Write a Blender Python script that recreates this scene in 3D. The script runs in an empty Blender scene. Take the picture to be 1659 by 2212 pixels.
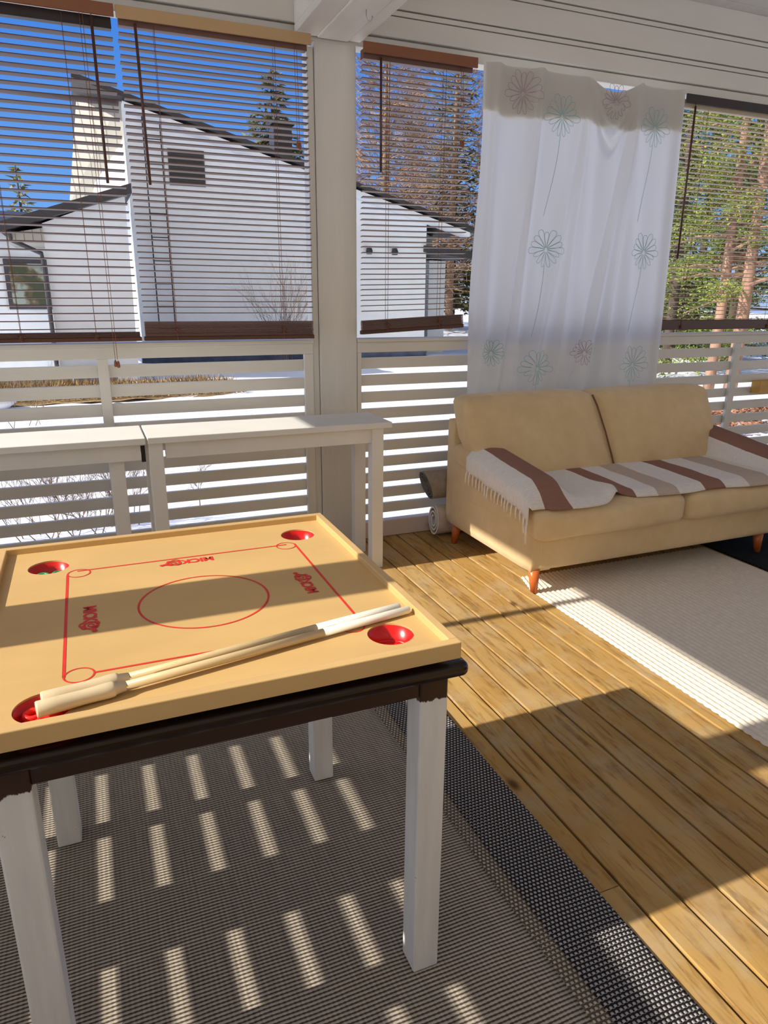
import bpy, math, random
from math import sin, cos, pi, radians, sqrt, exp, atan2
from mathutils import Vector, Matrix, noise as mnoise
random.seed(7)
sc = bpy.context.scene
COL = sc.collection

# ------------------------------------------------------------------ helpers
class MB:
    def __init__(s): s.v = []; s.f = []; s.m = []; s.uv = {}
    def add(s, vs, fs, mi=0):
        b = len(s.v); s.v.extend([tuple(p) for p in vs])
        for f in fs: s.f.append([i + b for i in f]); s.m.append(mi)
        return b
    def box(s, x0, x1, y0, y1, z0, z1, mi=0):
        s.add([(x0,y0,z0),(x1,y0,z0),(x1,y1,z0),(x0,y1,z0),(x0,y0,z1),(x1,y0,z1),(x1,y1,z1),(x0,y1,z1)],
              [(0,3,2,1),(4,5,6,7),(0,1,5,4),(1,2,6,5),(2,3,7,6),(3,0,4,7)], mi); return s
    def hexa(s, pts, mi=0):
        s.add(pts, [(0,3,2,1),(4,5,6,7),(0,1,5,4),(1,2,6,5),(2,3,7,6),(3,0,4,7)], mi); return s
    def prism(s, poly, d, mi=0):
        n = len(poly); d = Vector(d); P = [Vector(p) for p in poly]
        s.add(P + [p + d for p in P], [list(range(n))[::-1], list(range(n, 2*n))] +
              [(i, (i+1) % n, n + (i+1) % n, n + i) for i in range(n)], mi); return s
    def tube(s, pts, rad, n=8, cap=True, mi=0):
        P = [Vector(p) for p in pts]; k = len(P)
        if not hasattr(rad, '__len__'): rad = [rad] * k
        vs = []; up = None
        for i, p in enumerate(P):
            t = (P[min(i+1, k-1)] - P[max(i-1, 0)])
            if t.length < 1e-9: t = Vector((0,0,1))
            t.normalize()
            if up is None:
                a = Vector((0,0,1)) if abs(t.z) < .9 else Vector((1,0,0))
                up = (a - t * a.dot(t)).normalized()
            else:
                up = up - t * up.dot(t)
                up = up.normalized() if up.length > 1e-6 else t.orthogonal().normalized()
            w = t.cross(up)
            for j in range(n):
                a = 2 * pi * j / n; vs.append(p + (up * cos(a) + w * sin(a)) * rad[i])
        fs = [(i*n + j, i*n + (j+1) % n, (i+1)*n + (j+1) % n, (i+1)*n + j) for i in range(k-1) for j in range(n)]
        if cap: fs += [list(range(n))[::-1], [(k-1)*n + j for j in range(n)]]
        s.add(vs, fs, mi); return s
    def lathe(s, prof, o, n=32, axis=(0,0,1), mi=0, close=False):
        ax = Vector(axis).normalized(); u = ax.orthogonal().normalized(); w = ax.cross(u); o = Vector(o)
        vs = [o + ax * h + (u * cos(2*pi*j/n) + w * sin(2*pi*j/n)) * r for (r, h) in prof for j in range(n)]
        k = len(prof); R = k if close else k - 1
        fs = [(i*n + j, i*n + (j+1) % n, ((i+1) % k)*n + (j+1) % n, ((i+1) % k)*n + j) for i in range(R) for j in range(n)]
        s.add(vs, fs, mi); return s
    def grid(s, fn, nu, nv, mi=0, uvs=False):
        vs = []; b = len(s.v)
        for i in range(nu + 1):
            for j in range(nv + 1):
                r = fn(i / nu, j / nv)
                if uvs: s.uv[b + len(vs)] = r[1]; r = r[0]
                vs.append(r)
        s.add(vs, [(i*(nv+1)+j, (i+1)*(nv+1)+j, (i+1)*(nv+1)+j+1, i*(nv+1)+j+1) for i in range(nu) for j in range(nv)], mi); return s
    def build(s, name, mats, parent=None, bevel=0, smooth=False, sub=0, solid=0, seg=2, recalc=False):
        off = Vector((0,0,0))
        if parent is not None:
            r = parent
            while r is not None: off += Vector(r.location); r = r.parent
        me = bpy.data.meshes.new(name)
        me.from_pydata([(x-off.x, y-off.y, z-off.z) for x, y, z in s.v], [], s.f)
        if not isinstance(mats, (list, tuple)): mats = [mats]
        for m in mats: me.materials.append(m)
        for p, mi in zip(me.polygons, s.m): p.material_index = mi; p.use_smooth = smooth
        if s.uv:
            ul = me.uv_layers.new(name='UVMap')
            for l in me.loops: ul.data[l.index].uv = s.uv.get(l.vertex_index, (0, 0))
        if recalc:
            import bmesh
            bm = bmesh.new(); bm.from_mesh(me); bmesh.ops.recalc_face_normals(bm, faces=bm.faces); bm.to_mesh(me); bm.free()
        me.update()
        o = bpy.data.objects.new(name, me); COL.objects.link(o)
        if parent is not None: o.parent = parent
        if solid: md = o.modifiers.new('solid', 'SOLIDIFY'); md.thickness = solid; md.offset = 0
        if bevel:
            md = o.modifiers.new('bevel', 'BEVEL'); md.width = bevel; md.segments = seg; md.limit_method = 'ANGLE'; md.angle_limit = radians(40)
        if sub: md = o.modifiers.new('sub', 'SUBSURF'); md.levels = sub; md.render_levels = sub
        return o

def tag(o, label=None, cat=None, group=None, kind=None):
    if label: o['label'] = label
    if cat: o['category'] = cat
    if group: o['group'] = group
    if kind: o['kind'] = kind
    return o
def thing(name, loc, label, cat, group=None):
    o = bpy.data.objects.new(name, None); COL.objects.link(o); o.location = loc; o.empty_display_size = .1
    return tag(o, label, cat, group)
def struct(o): o['kind'] = 'structure'; return o
def copy_tree(o, dloc, label=None):
    c = o.copy(); COL.objects.link(c); c.location = Vector(o.location) + Vector(dloc)
    if label: c['label'] = label
    for ch in list(o.children):
        d = ch.copy(); COL.objects.link(d); d.parent = c
        for g in list(ch.children):
            e = g.copy(); COL.objects.link(e); e.parent = d
    return c

# ------------------------------------------------------------------ materials
def newmat(name):
    m = bpy.data.materials.new(name); m.use_nodes = True
    nt = m.node_tree; b = nt.nodes['Principled BSDF']; return m, nt, b
def nd(nt, t, **kw):
    n = nt.nodes.new(t)
    for k, v in kw.items():
        if k in n.inputs.keys() if hasattr(n.inputs, 'keys') else False: n.inputs[k].default_value = v
        else: setattr(n, k, v)
    return n
def ramp(nt, fac, stops):
    r = nt.nodes.new('ShaderNodeValToRGB'); e = r.color_ramp.elements
    while len(e) < len(stops): e.new(.5)
    for el, (p, c) in zip(e, stops): el.position = p; el.color = (*c, 1) if len(c) == 3 else c
    nt.links.new(fac, r.inputs[0]); return r.outputs[0]
def mixc(nt, f, a, b, mode='MIX'):
    n = nt.nodes.new('ShaderNodeMix'); n.data_type = 'RGBA'; n.blend_type = mode
    for sock, val in ((n.inputs[0], f), (n.inputs[6], a), (n.inputs[7], b)):
        if hasattr(val, 'is_linked'): nt.links.new(val, sock)
        else: sock.default_value = val if not isinstance(val, tuple) else ((*val, 1) if len(val) == 3 else val)
    return n.outputs[2]
def math_(nt, op, a, b=0.0, c=None):
    n = nt.nodes.new('ShaderNodeMath'); n.operation = op
    for i, v in enumerate((a, b, c)):
        if v is None: continue
        if hasattr(v, 'is_linked'): nt.links.new(v, n.inputs[i])
        else: n.inputs[i].default_value = v
    return n.outputs[0]
def coords(nt, scale=(1,1,1)):
    tc = nt.nodes.new('ShaderNodeTexCoord'); mp = nt.nodes.new('ShaderNodeMapping'); mp.inputs['Scale'].default_value = scale
    nt.links.new(tc.outputs['Object'], mp.inputs[0]); return mp.outputs[0]
def noise(nt, vec, scale, detail=4, rough=.55, dist=0):
    n = nt.nodes.new('ShaderNodeTexNoise'); n.inputs['Scale'].default_value = scale; n.inputs['Detail'].default_value = detail
    n.inputs['Roughness'].default_value = rough; n.inputs['Distortion'].default_value = dist
    nt.links.new(vec, n.inputs['Vector']); return n.outputs[0]
def bump(nt, b, h, strength=.3, dist=.01):
    n = nt.nodes.new('ShaderNodeBump'); n.inputs['Strength'].default_value = strength; n.inputs['Distance'].default_value = dist
    nt.links.new(h, n.inputs['Height']); nt.links.new(n.outputs[0], b.inputs['Normal'])
def simple(name, col, rough=.5, var=.12, vscale=8, stretch=(1,1,1), bmp=0, bscale=60, metal=0, spec=.5, coat=0):
    m, nt, b = newmat(name); v = coords(nt, stretch)
    d = tuple(max(0, c * (1 - var)) for c in col); l = tuple(min(1, c * (1 + var)) for c in col)
    nt.links.new(ramp(nt, noise(nt, v, vscale), [(.3, d), (.7, l)]), b.inputs['Base Color'])
    b.inputs['Roughness'].default_value = rough; b.inputs['Metallic'].default_value = metal
    b.inputs['Specular IOR Level'].default_value = spec; b.inputs['Coat Weight'].default_value = coat
    if bmp: bump(nt, b, noise(nt, v, bscale), bmp, .004)
    return m

WHITE = (.74, .725, .68)
M_paint  = simple('white paint', WHITE, .45, .05, 5, (1,1,1), .12, 40)
M_paintx = simple('white painted timber along wall', WHITE, .5, .06, 9, (.15,1,1), .25, 60)
M_painty = simple('white painted timber across porch', (.76,.74,.70), .5, .06, 9, (1,.15,1), .25, 60)
M_paintz = simple('white painted post timber', (.72,.705,.66), .5, .06, 9, (1,1,.12), .25, 70)
M_fascia = simple('white fascia board', (.70,.67,.60), .55, .05, 6, (.2,1,1), .15, 50)
M_pinkish = simple('worn white baseboard', (.70,.60,.55), .55, .12, 5, (.4,1,1), .25, 40)
M_dark = simple('dark gap', (.02,.015,.012), .8, .2)
M_bench = simple('white lacquer', (.78,.77,.74), .5, .03, 6, spec=.25)
M_walnut = simple('dark brown stain', (.030,.011,.006), .4, .35, 6, (.3,1,1), .08, 40)
M_gloss  = simple('dark brown glossy tabletop', (.012,.005,.004), .16, .3, 6)
M_slat  = simple('blind wood dark', (.105,.045,.036), .42, .22, 3, (.15,1,1), .05, 60)
M_slat2 = simple('blind wood weathered', (.135,.066,.05), .42, .22, 3, (.15,1,1), .05, 60)
M_slatlit = simple('blind wood lit', (.46,.38,.26), .38, .2, 3, (.15,1,1), .05, 60)  # blind wood paled to carry the light caught by the right-hand slats
M_valance = simple('blind valance wood', (.20,.072,.03), .5, .25, 4, (.12,1,1), .1, 50)
M_valance2 = simple('blind valance wood faded', (.42,.27,.13), .55, .2, 4, (.12,1,1), .1, 50)
M_rail = simple('blind bottom rail wood', (.085,.032,.02), .45, .3, 5, (.12,1,1), .1, 50)
M_rail2 = simple('blind black headbox', (.018,.010,.010), .4, .3, 5)
M_cord = simple('rust brown cord', (.26,.10,.055), .8, .15, 60)
M_metal = simple('galvanised steel', (.5,.5,.48), .35, .1, 20, metal=.9)
M_red = simple('red plastic', (.60,.008,.007), .25, .05, 5)
M_ringred = simple('red game ring plastic', (.85,.03,.02), .3, .05, 5)
M_green = simple('green game ring plastic', (.02,.34,.12), .35, .08, 5)
M_print = simple('red print ink', (.68,.035,.02), .5, .08, 30)
M_mdf  = simple('fibreboard', (.61,.40,.165), .5, .06, 9, (.35,1,1), .05, 90, spec=.2)
M_rim  = simple('pine rim', (.62,.41,.175), .4, .08, 7, (.3,1,1), .05, 60)
M_cue  = simple('pale cue wood', (.66,.50,.27), .4, .12, 10, (.1,1,1))
M_cueh = simple('bare cue head wood', (.72,.58,.37), .45, .1, 12)
M_cuew = simple('whitish cue tip paint', (.80,.76,.66), .5, .06, 12)
M_suede2 = None
def suede():
    m, nt, b = newmat('beige suede'); v = coords(nt)
    n1 = noise(nt, v, 3.2, 5, .6); n2 = noise(nt, v, 14, 3, .6)
    f = math_(nt, 'ADD', math_(nt, 'MULTIPLY', n1, .6), math_(nt, 'MULTIPLY', n2, .4))
    nt.links.new(ramp(nt, f, [(.30, (.66,.475,.25)), (.70, (.80,.61,.35))]), b.inputs['Base Color'])
    b.inputs['Roughness'].default_value = .85; b.inputs['Sheen Weight'].default_value = .25; b.inputs['Sheen Roughness'].default_value = .5
    b.inputs['Specular IOR Level'].default_value = .2
    bump(nt, b, n2, .25, .01); return m
M_suede = suede()
M_seam = simple('dark brown seam', (.16,.07,.035), .7, .2, 30)
M_legwood = simple('orange varnished wood', (.52,.13,.025), .3, .2, 9, (1,1,.2))
M_snow = simple('snow', (.86,.88,.93), .7, .03, 1.2, (1,1,1), .5, 5)
M_housew = simple('house white render', (.83,.88,.96), .8, .04, 2, (1,1,1), .25, 50)
M_plinth = simple('house blue plinth', (.06,.08,.15), .6, .35, 4)
M_roof = simple('black roof sheet', (.045,.045,.055), .5, .2, 5)
M_iron = simple('black iron', (.03,.03,.035), .5, .2, 20)
M_frame = simple('dark window frame', (.06,.055,.07), .4, .15, 10)
M_yellow = simple('yellow house boards', (.75,.62,.32), .7, .08, 4, (1,1,.2))
M_bark = simple('spruce bark', (.09,.065,.05), .9, .35, 10, (1,1,.25))
M_pinebark = simple('pine bark', (.36,.215,.15), .9, .4, 9, (1,1,.3), .6, 20)
M_twig = simple('bare twigs', (.19,.12,.085), .9, .3, 12)
M_twig2 = simple('bare larch twigs', (.30,.19,.12), .9, .3, 12)
M_dry = simple('dry grass', (.33,.22,.10), .9, .45, 30)
M_orange = simple('yellow pine offcut', (.60,.33,.06), .5, .2, 9, (.3,1,1))
M_fringe = simple('cream wool fringe', (.86,.81,.73), .9, .12, 50)
M_stone = simple('grey stones', (.20,.19,.19), .9, .4, 9)
M_redbrown = simple('needle litter', (.34,.16,.09), .95, .4, 22)
def leafmat(name, c1, c2):
    m, nt, b = newmat(name)
    g = nt.nodes.new('ShaderNodeNewGeometry')
    nt.links.new(ramp(nt, g.outputs['Random Per Island'], [(0, c1), (1, c2)]), b.inputs['Base Color'])
    b.inputs['Roughness'].default_value = .6
    return m
M_pine = leafmat('pine needles', (.07,.115,.018), (.28,.33,.055))
M_spruce = leafmat('spruce needles', (.06,.075,.028), (.22,.21,.085))
M_bush = leafmat('undergrowth needles', (.03,.055,.02), (.14,.17,.045))

def deckmat():
    m, nt, b = newmat('larch decking')
    g = nt.nodes.new('ShaderNodeNewGeometry'); rnd = g.outputs['Random Per Island']
    tc = nt.nodes.new('ShaderNodeTexCoord'); mp = nt.nodes.new('ShaderNodeMapping'); mp.inputs['Scale'].default_value = (1, .13, 1)
    off = nt.nodes.new('ShaderNodeVectorMath'); off.operation = 'ADD'
    cm = nt.nodes.new('ShaderNodeCombineXYZ'); nt.links.new(math_(nt, 'MULTIPLY', rnd, 37.), cm.inputs[0]); nt.links.new(math_(nt, 'MULTIPLY', rnd, 91.), cm.inputs[1])
    nt.links.new(tc.outputs['Object'], off.inputs[0]); nt.links.new(cm.outputs[0], off.inputs[1]); nt.links.new(off.outputs[0], mp.inputs[0])
    grain = noise(nt, mp.outputs[0], 26, 5, .6, 1.6); big = noise(nt, mp.outputs[0], 9, 4, .6, .6); wear = noise(nt, off.outputs[0], 5, 5, .7)
    base = ramp(nt, rnd, [(0, (.47,.285,.092)), (.5, (.53,.335,.118)), (1, (.49,.32,.13))])
    dark = mixc(nt, ramp(nt, grain, [(.38, (.62,.62,.62)), (.58, (1,1,1))]), base, base)
    c = mixc(nt, 1.0, base, ramp(nt, grain, [(.33, (.58,.52,.46)), (.5, (1.0,1.0,1.0))]), 'MULTIPLY')
    c = mixc(nt, 1.0, c, ramp(nt, big, [(.33, (.78,.72,.64)), (.6, (1,1,1))]), 'MULTIPLY')
    c = mixc(nt, math_(nt, 'MULTIPLY', ramp(nt, wear, [(.47, (0,0,0)), (.68, (1,1,1))]), .5), c, (.47,.385,.26))
    vo = nt.nodes.new('ShaderNodeTexVoronoi'); vo.inputs['Scale'].default_value = 4.6
    mp2 = nt.nodes.new('ShaderNodeMapping'); mp2.inputs['Scale'].default_value = (1, .55, 1); nt.links.new(off.outputs[0], mp2.inputs[0]); nt.links.new(mp2.outputs[0], vo.inputs['Vector'])
    c = mixc(nt, ramp(nt, vo.outputs['Distance'], [(.03, (.9,.9,.9)), (.10, (0,0,0))]), c, (.10,.045,.015))
    nt.links.new(c, b.inputs['Base Color']); b.inputs['Roughness'].default_value = .7; b.inputs['Specular IOR Level'].default_value = .12
    bump(nt, b, grain, .2, .004); return m
M_deck = deckmat()

def weave(name, thread, groove, py, px, depth=.5, dots=False, vary=.15):
    m, nt, b = newmat(name); v = coords(nt)
    sp = nt.nodes.new('ShaderNodeSeparateXYZ'); nt.links.new(v, sp.inputs[0])
    wob = math_(nt, 'MULTIPLY', math_(nt, 'SUBTRACT', noise(nt, v, 7, 2), .5), .006)
    if dots:
        row = math_(nt, 'FLOOR', math_(nt, 'DIVIDE', sp.outputs[1], py))
        xs = math_(nt, 'ADD', math_(nt, 'DIVIDE', sp.outputs[0], px), math_(nt, 'MULTIPLY', row, .5))
    else:
        xs = math_(nt, 'DIVIDE', math_(nt, 'ADD', sp.outputs[0], wob), px)
    sx = math_(nt, 'ADD', math_(nt, 'MULTIPLY', math_(nt, 'SINE', math_(nt, 'MULTIPLY', xs, 2*pi)), .5), .5)
    sy = math_(nt, 'ADD', math_(nt, 'MULTIPLY', math_(nt, 'SINE', math_(nt, 'MULTIPLY', math_(nt, 'DIVIDE', math_(nt, 'ADD', sp.outputs[1], wob), py), 2*pi)), .5), .5)
    if dots: h = math_(nt, 'MULTIPLY', sx, sy); h2 = ramp(nt, h, [(.12, groove), (.5, thread)])
    else:
        h = math_(nt, 'ADD', math_(nt, 'MULTIPLY', sy, .82), math_(nt, 'MULTIPLY', sx, .18)); h2 = ramp(nt, h, [(.25, groove), (.62, thread)])
    st = coords(nt, (9, 60, 1)); n = noise(nt, coords(nt, (60, 3, 1)), 3, 3)
    c = mixc(nt, 1.0, h2, ramp(nt, n, [(.3, (1-vary,)*3), (.7, (1+vary,)*3)]), 'MULTIPLY')
    nt.links.new(c, b.inputs['Base Color']); b.inputs['Roughness'].default_value = .85; b.inputs['Specular IOR Level'].default_value = .12
    bump(nt, b, h, depth, .004); return m
M_rugfield = weave('taupe flat weave', (.50,.44,.36), (.085,.066,.052), .0093, .0105, .5)
M_rugdark = weave('charcoal basket weave', (.46,.44,.43), (.016,.014,.015), .0108, .0112, .6, True)
M_ruglight = weave('beige basket weave', (.56,.49,.39), (.10,.08,.06), .0108, .0112, .6, True)
M_mat = weave('black bristle mat', (.035,.035,.035), (.008,.008,.008), .012, .012, .7, True)
M_cream = simple('cream cotton cord', (.76,.69,.59), .9, .06, 40, (1,1,1), .3, 160, spec=.05)
M_rolled = simple('rolled rug backing', (.34,.30,.27), .9, .15, 30, (1,1,1), .3, 200)
M_rolledend = simple('rolled rug edge', (.09,.085,.09), .9, .2, 30)
M_bundle = simple('cream bundled rug', (.66,.58,.53), .9, .12, 20, (1,1,1), .3, 120)

def legmat():
    m, nt, b = newmat('table leg two tone paint'); v = coords(nt); sp = nt.nodes.new('ShaderNodeSeparateXYZ'); nt.links.new(v, sp.inputs[0])
    z = math_(nt, 'ADD', sp.outputs[2], math_(nt, 'MULTIPLY', math_(nt, 'SUBTRACT', noise(nt, coords(nt, (1,1,.25)), 90, 3), .5), .022))
    f = ramp(nt, math_(nt, 'MULTIPLY', math_(nt, 'SUBTRACT', z, .672), 400.), [(.0, (0,0,0)), (1., (1,1,1))])
    chip = ramp(nt, noise(nt, v, 60, 3, .7), [(.735, (0,0,0)), (.75, (1,1,1))])
    wh = ramp(nt, noise(nt, coords(nt, (1,1,.12)), 40), [(.3, (.73,.73,.71)), (.7, (.83,.83,.81))])
    c = mixc(nt, f, wh, (.04,.014,.007)); c = mixc(nt, chip, c, (.09,.06,.045))
    nt.links.new(c, b.inputs['Base Color']); b.inputs['Roughness'].default_value = .42
    bump(nt, b, noise(nt, coords(nt, (1,1,.1)), 80), .15, .003); return m
M_leg = legmat()

def curtmat():
    m, nt, b = newmat('thin cotton curtain'); out = nt.nodes['Material Output']
    b.inputs['Base Color'].default_value = (.80,.78,.73,1); b.inputs['Roughness'].default_value = .9; b.inputs['Specular IOR Level'].default_value = .1
    tr = nt.nodes.new('ShaderNodeBsdfTranslucent'); tr.inputs[0].default_value = (.82,.81,.79,1)
    mx = nt.nodes.new('ShaderNodeMixShader'); mx.inputs[0].default_value = .5
    nt.links.new(b.outputs[0], mx.inputs[1]); nt.links.new(tr.outputs[0], mx.inputs[2]); nt.links.new(mx.outputs[0], out.inputs[0])
    v = coords(nt); bump(nt, b, noise(nt, v, 300, 2), .1, .002); return m
M_curt = curtmat()
M_hem = simple('double hem cotton', (.70,.67,.60), .9, .03, 20)
M_teal = simple('faded teal print', (.33,.53,.54), .9, .08, 30)
M_pink = simple('faded pink print', (.46,.32,.38), .9, .08, 30)

def blanketmat():
    m, nt, b = newmat('striped wool throw')
    uv = nt.nodes.new('ShaderNodeUVMap'); sp = nt.nodes.new('ShaderNodeSeparateXYZ'); nt.links.new(uv.outputs[0], sp.inputs[0])
    v = coords(nt); wob = math_(nt, 'MULTIPLY', math_(nt, 'SUBTRACT', noise(nt, v, 9, 2), .5), .012)
    s = math_(nt, 'ADD', sp.outputs[0], wob)
    r = nt.nodes.new('ShaderNodeValToRGB'); r.color_ramp.interpolation = 'CONSTANT'
    cr, br, tn = (.84,.785,.725), (.32,.17,.125), (.58,.47,.375)
    seq = [(0,cr),(1.835,br),(1.985,cr),(2.365,br),(2.475,cr),(2.60,tn),(2.73,cr),(2.905,br),(3.05,cr),(3.20,tn),(3.36,cr),(3.515,br),(3.655,cr),(3.78,tn),(3.90,cr)]
    e = r.color_ramp.elements
    while len(e) < len(seq): e.new(.5)
    for el, (p, c) in zip(e, seq): el.position = max(0, (p - 1.2) / 3); el.color = (*c, 1)
    nt.links.new(math_(nt, 'DIVIDE', math_(nt, 'SUBTRACT', s, 1.2), 3.0), r.inputs[0])
    wv = noise(nt, coords(nt, (6, 90, 6)), 6, 2)
    c = mixc(nt, 1.0, r.outputs[0], ramp(nt, wv, [(.3, (.88,)*3), (.7, (1.08,)*3)]), 'MULTIPLY')
    nt.links.new(c, b.inputs['Base Color']); b.inputs['Roughness'].default_value = .95; b.inputs['Specular IOR Level'].default_value = .1
    bump(nt, b, noise(nt, v, 250, 2), .35, .004); return m
M_blanket = blanketmat()

def cladmat():
    m, nt, b = newmat('cream vertical cladding'); v = coords(nt); sp = nt.nodes.new('ShaderNodeSeparateXYZ'); nt.links.new(v, sp.inputs[0])
    a = math_(nt, 'ADD', sp.outputs[0], math_(nt, 'MULTIPLY', sp.outputs[1], .35))
    fr = math_(nt, 'FRACT', math_(nt, 'DIVIDE', a, .17))
    nt.links.new(ramp(nt, fr, [(0, (.23,.22,.19)), (.1, (.24,.23,.20)), (.14, (.43,.42,.38)), (1, (.45,.44,.40))]), b.inputs['Base Color'])
    b.inputs['Roughness'].default_value = .7; return m
M_clad = cladmat()
def glassmat():
    m, nt, b = newmat('window pane'); b.inputs['Base Color'].default_value = (.10,.13,.11,1); b.inputs['Roughness'].default_value = .06; b.inputs['Specular IOR Level'].default_value = .8
    v = coords(nt); nt.links.new(ramp(nt, noise(nt, v, 2.2, 3), [(.42, (.025,.05,.03)), (.5, (.11,.085,.05)), (.6, (.30,.38,.35))]), b.inputs['Base Color']); return m
M_glass = glassmat()

# ------------------------------------------------------------------ camera
Rw = Matrix(((0.924,0.107,-0.368),(-0.383,0.276,-0.882),(0.007,0.955,0.296)))
VP_DEPTH, VP_ALONG = (170., 631.), (4640., 664.); cx, cy = 829.5, 1106.
fpx = sqrt(-((VP_DEPTH[0]-cx)*(VP_ALONG[0]-cx) + (VP_DEPTH[1]-cy)*(VP_ALONG[1]-cy)))
def dirn(p): return Vector((p[0]-cx, -(p[1]-cy), -fpx)).normalized()
Xc = dirn(VP_ALONG); Yc = dirn(VP_DEPTH); Yc = (Yc - Xc * Xc.dot(Yc)).normalized(); Zc = Xc.cross(Yc)
R3 = Matrix((Xc, Yc, Zc))
cam = bpy.data.cameras.new('camera'); co = bpy.data.objects.new('camera', cam); COL.objects.link(co)
M4 = R3.to_4x4(); M4.translation = (0, 0, 1.4); co.matrix_world = M4
cam.sensor_fit = 'VERTICAL'; cam.sensor_height = 36; cam.lens = fpx / 2212 * 36; cam.clip_end = 400; cam.clip_start = .05
sc.camera = co

# ------------------------------------------------------------------ light
sun = bpy.data.lights.new('sun', 'SUN'); sun.energy = 5.9; sun.angle = radians(.6); sun.color = (1, .925, .80)
so = bpy.data.objects.new('sun', sun); COL.objects.link(so); so.location = (-6, 2, 6)
so.rotation_euler = Vector((1, -.018, -.68)).to_track_quat('-Z', 'Y').to_euler()
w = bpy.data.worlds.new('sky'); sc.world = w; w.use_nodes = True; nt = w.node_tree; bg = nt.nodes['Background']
tc = nt.nodes.new('ShaderNodeTexCoord'); sp = nt.nodes.new('ShaderNodeSeparateXYZ'); nt.links.new(tc.outputs['Generated'], sp.inputs[0])
skyc = ramp(nt, sp.outputs[2], [(0, (.42,.58,.86)), (.10, (.165,.39,.87)), (.30, (.058,.235,.76)), (.6, (.035,.14,.48)), (1, (.025,.09,.32))])
dt = nt.nodes.new('ShaderNodeVectorMath'); dt.operation = 'DOT_PRODUCT'; nt.links.new(tc.outputs['Generated'], dt.inputs[0])
dt.inputs[1].default_value = Vector((-1, .018, .68)).normalized()
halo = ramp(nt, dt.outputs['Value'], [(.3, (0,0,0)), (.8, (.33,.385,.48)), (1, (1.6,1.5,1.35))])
fill_mask = ramp(nt, math_(nt, 'MULTIPLY', sp.outputs[1], -1.0), [(.0, (0,0,0)), (.55, (1,1,1))])      # added warm brightening of the unseen sky behind the camera, fills the shade
fill_sky = ramp(nt, sp.outputs[2], [(0, (.92,.77,.56)), (.3, (.40,.33,.235)), (1, (.10,.10,.12))])
skyc = mixc(nt, fill_mask, skyc, fill_sky)
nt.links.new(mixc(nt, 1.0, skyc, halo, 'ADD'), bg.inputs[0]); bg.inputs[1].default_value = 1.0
sc.view_settings.view_transform = 'Standard'; sc.view_settings.look = 'None'; sc.view_settings.exposure = 0.0; sc.view_settings.gamma = 1
sc.view_settings.use_curve_mapping = False

# ------------------------------------------------------------------ floor
mb = MB(); pitch = .1091; gap = .0085
i0 = int((-.9 - 1.089) / pitch); k = i0
while True:
    xa = 1.089 + k * pitch + gap / 2; xb = xa + pitch - gap
    if xa > 5.7: break
    cuts = [-3.0, 3.76]
    if k == -1: cuts = [-3.0, 1.06, 3.76]
    elif k % 3 == 0: cuts = [-3.0, -.9 + .13 * (k % 5), 3.76]
    for a, b_ in zip(cuts[:-1], cuts[1:]):
        c = .003; y0, y1 = a + .0015, b_ - .0015
        prof = [(xa,-.028),(xb,-.028),(xb,-c),(xb-c,0),(xa+c,0),(xa,-c)]
        mb.prism([(x, y0, z) for x, z in prof], (0, y1 - y0, 0))
    k += 1
struct(mb.build('floor', M_deck, recalc=True))
mb = MB(); mb.box(-.95, 5.75, -3.05, 3.80, -.12, -.045)
struct(mb.build('trim_1', M_dark))

# ------------------------------------------------------------------ back wall: posts, fascia, baseboard, ceiling, beam
YW = 3.70
def post(n, x0, x1, z1=2.56):
    o = MB().box(x0, x1, YW, YW + .12, 0, z1).build('trim_%d' % n, M_paintz, bevel=.006); return struct(o)
post(2, 1.165, 1.378)
struct(MB().box(1.128, 1.163, YW + .012, YW + .09, 0, 2.53).build('trim_3', M_paintz, bevel=.003))
post(4, -.90, -.775); post(5, 5.55, 5.70)
mb = MB()
for (z0, z1, dy) in ((2.612, 2.700, 0), (2.706, 2.728, .004), (2.734, 2.858, 0), (2.864, 2.886, .004), (2.892, 3.02, 0)):
    mb.box(-.95, 5.7, YW - .02 + dy, YW + .10, z0, z1)
mb.box(-.95, 5.7, YW + .0, YW + .09, 2.555, 2.606)
mb.box(-.95, 5.7, YW + .02, YW + .09, 2.60, 3.02)
struct(mb.build('wall_back', M_fascia, bevel=.003))
struct(MB().box(-.80, 5.6, YW + .005, YW + .06, 0.002, .102).build('baseboard_back', M_pinkish, bevel=.004))
# ceiling boards
mb = MB(); y = -3.0
while y < 3.68:
    mb.box(-1.0, 5.8, y + .003, min(y + .117, 3.69), 3.02, 3.04); y += .12
mb.box(-1.0, 5.8, -3.0, 3.9, 3.036, 3.10)
struct(mb.build('ceiling', M_painty, bevel=.003))
# tie beam above the post
mb = MB(); mb.box(1.062, 1.392, -3.0, YW - .021, 2.60, 3.02); mb.box(1.172, 1.328, -3.0, YW - .021, 2.56, 2.60)
struct(mb.build('trim_6', M_painty, bevel=.006))
mb = MB(); mb.box(1.062, 1.172, -3.0, YW - .021, 2.565, 2.60); mb.box(1.328, 1.392, -3.0, YW - .021, 2.565, 2.60)
struct(mb.build('trim_7', M_painty, bevel=.003))
hk = MB(); pts = [(1.262,3.262,2.575),(1.262,3.262,2.535)] + [(1.262 + .014*(1-cos(a)), 3.262, 2.535 - .016*sin(a)) for a in [pi*i/8*1.1 for i in range(1,9)]]
hk = hk.tube([(x, y, z - 0.0) for x, y, z in pts], .0022, 8).build('ceiling_hook', M_metal, smooth=True)
tag(hk, 'small bare metal hook screwed under the white ceiling beam', 'hook')

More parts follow.
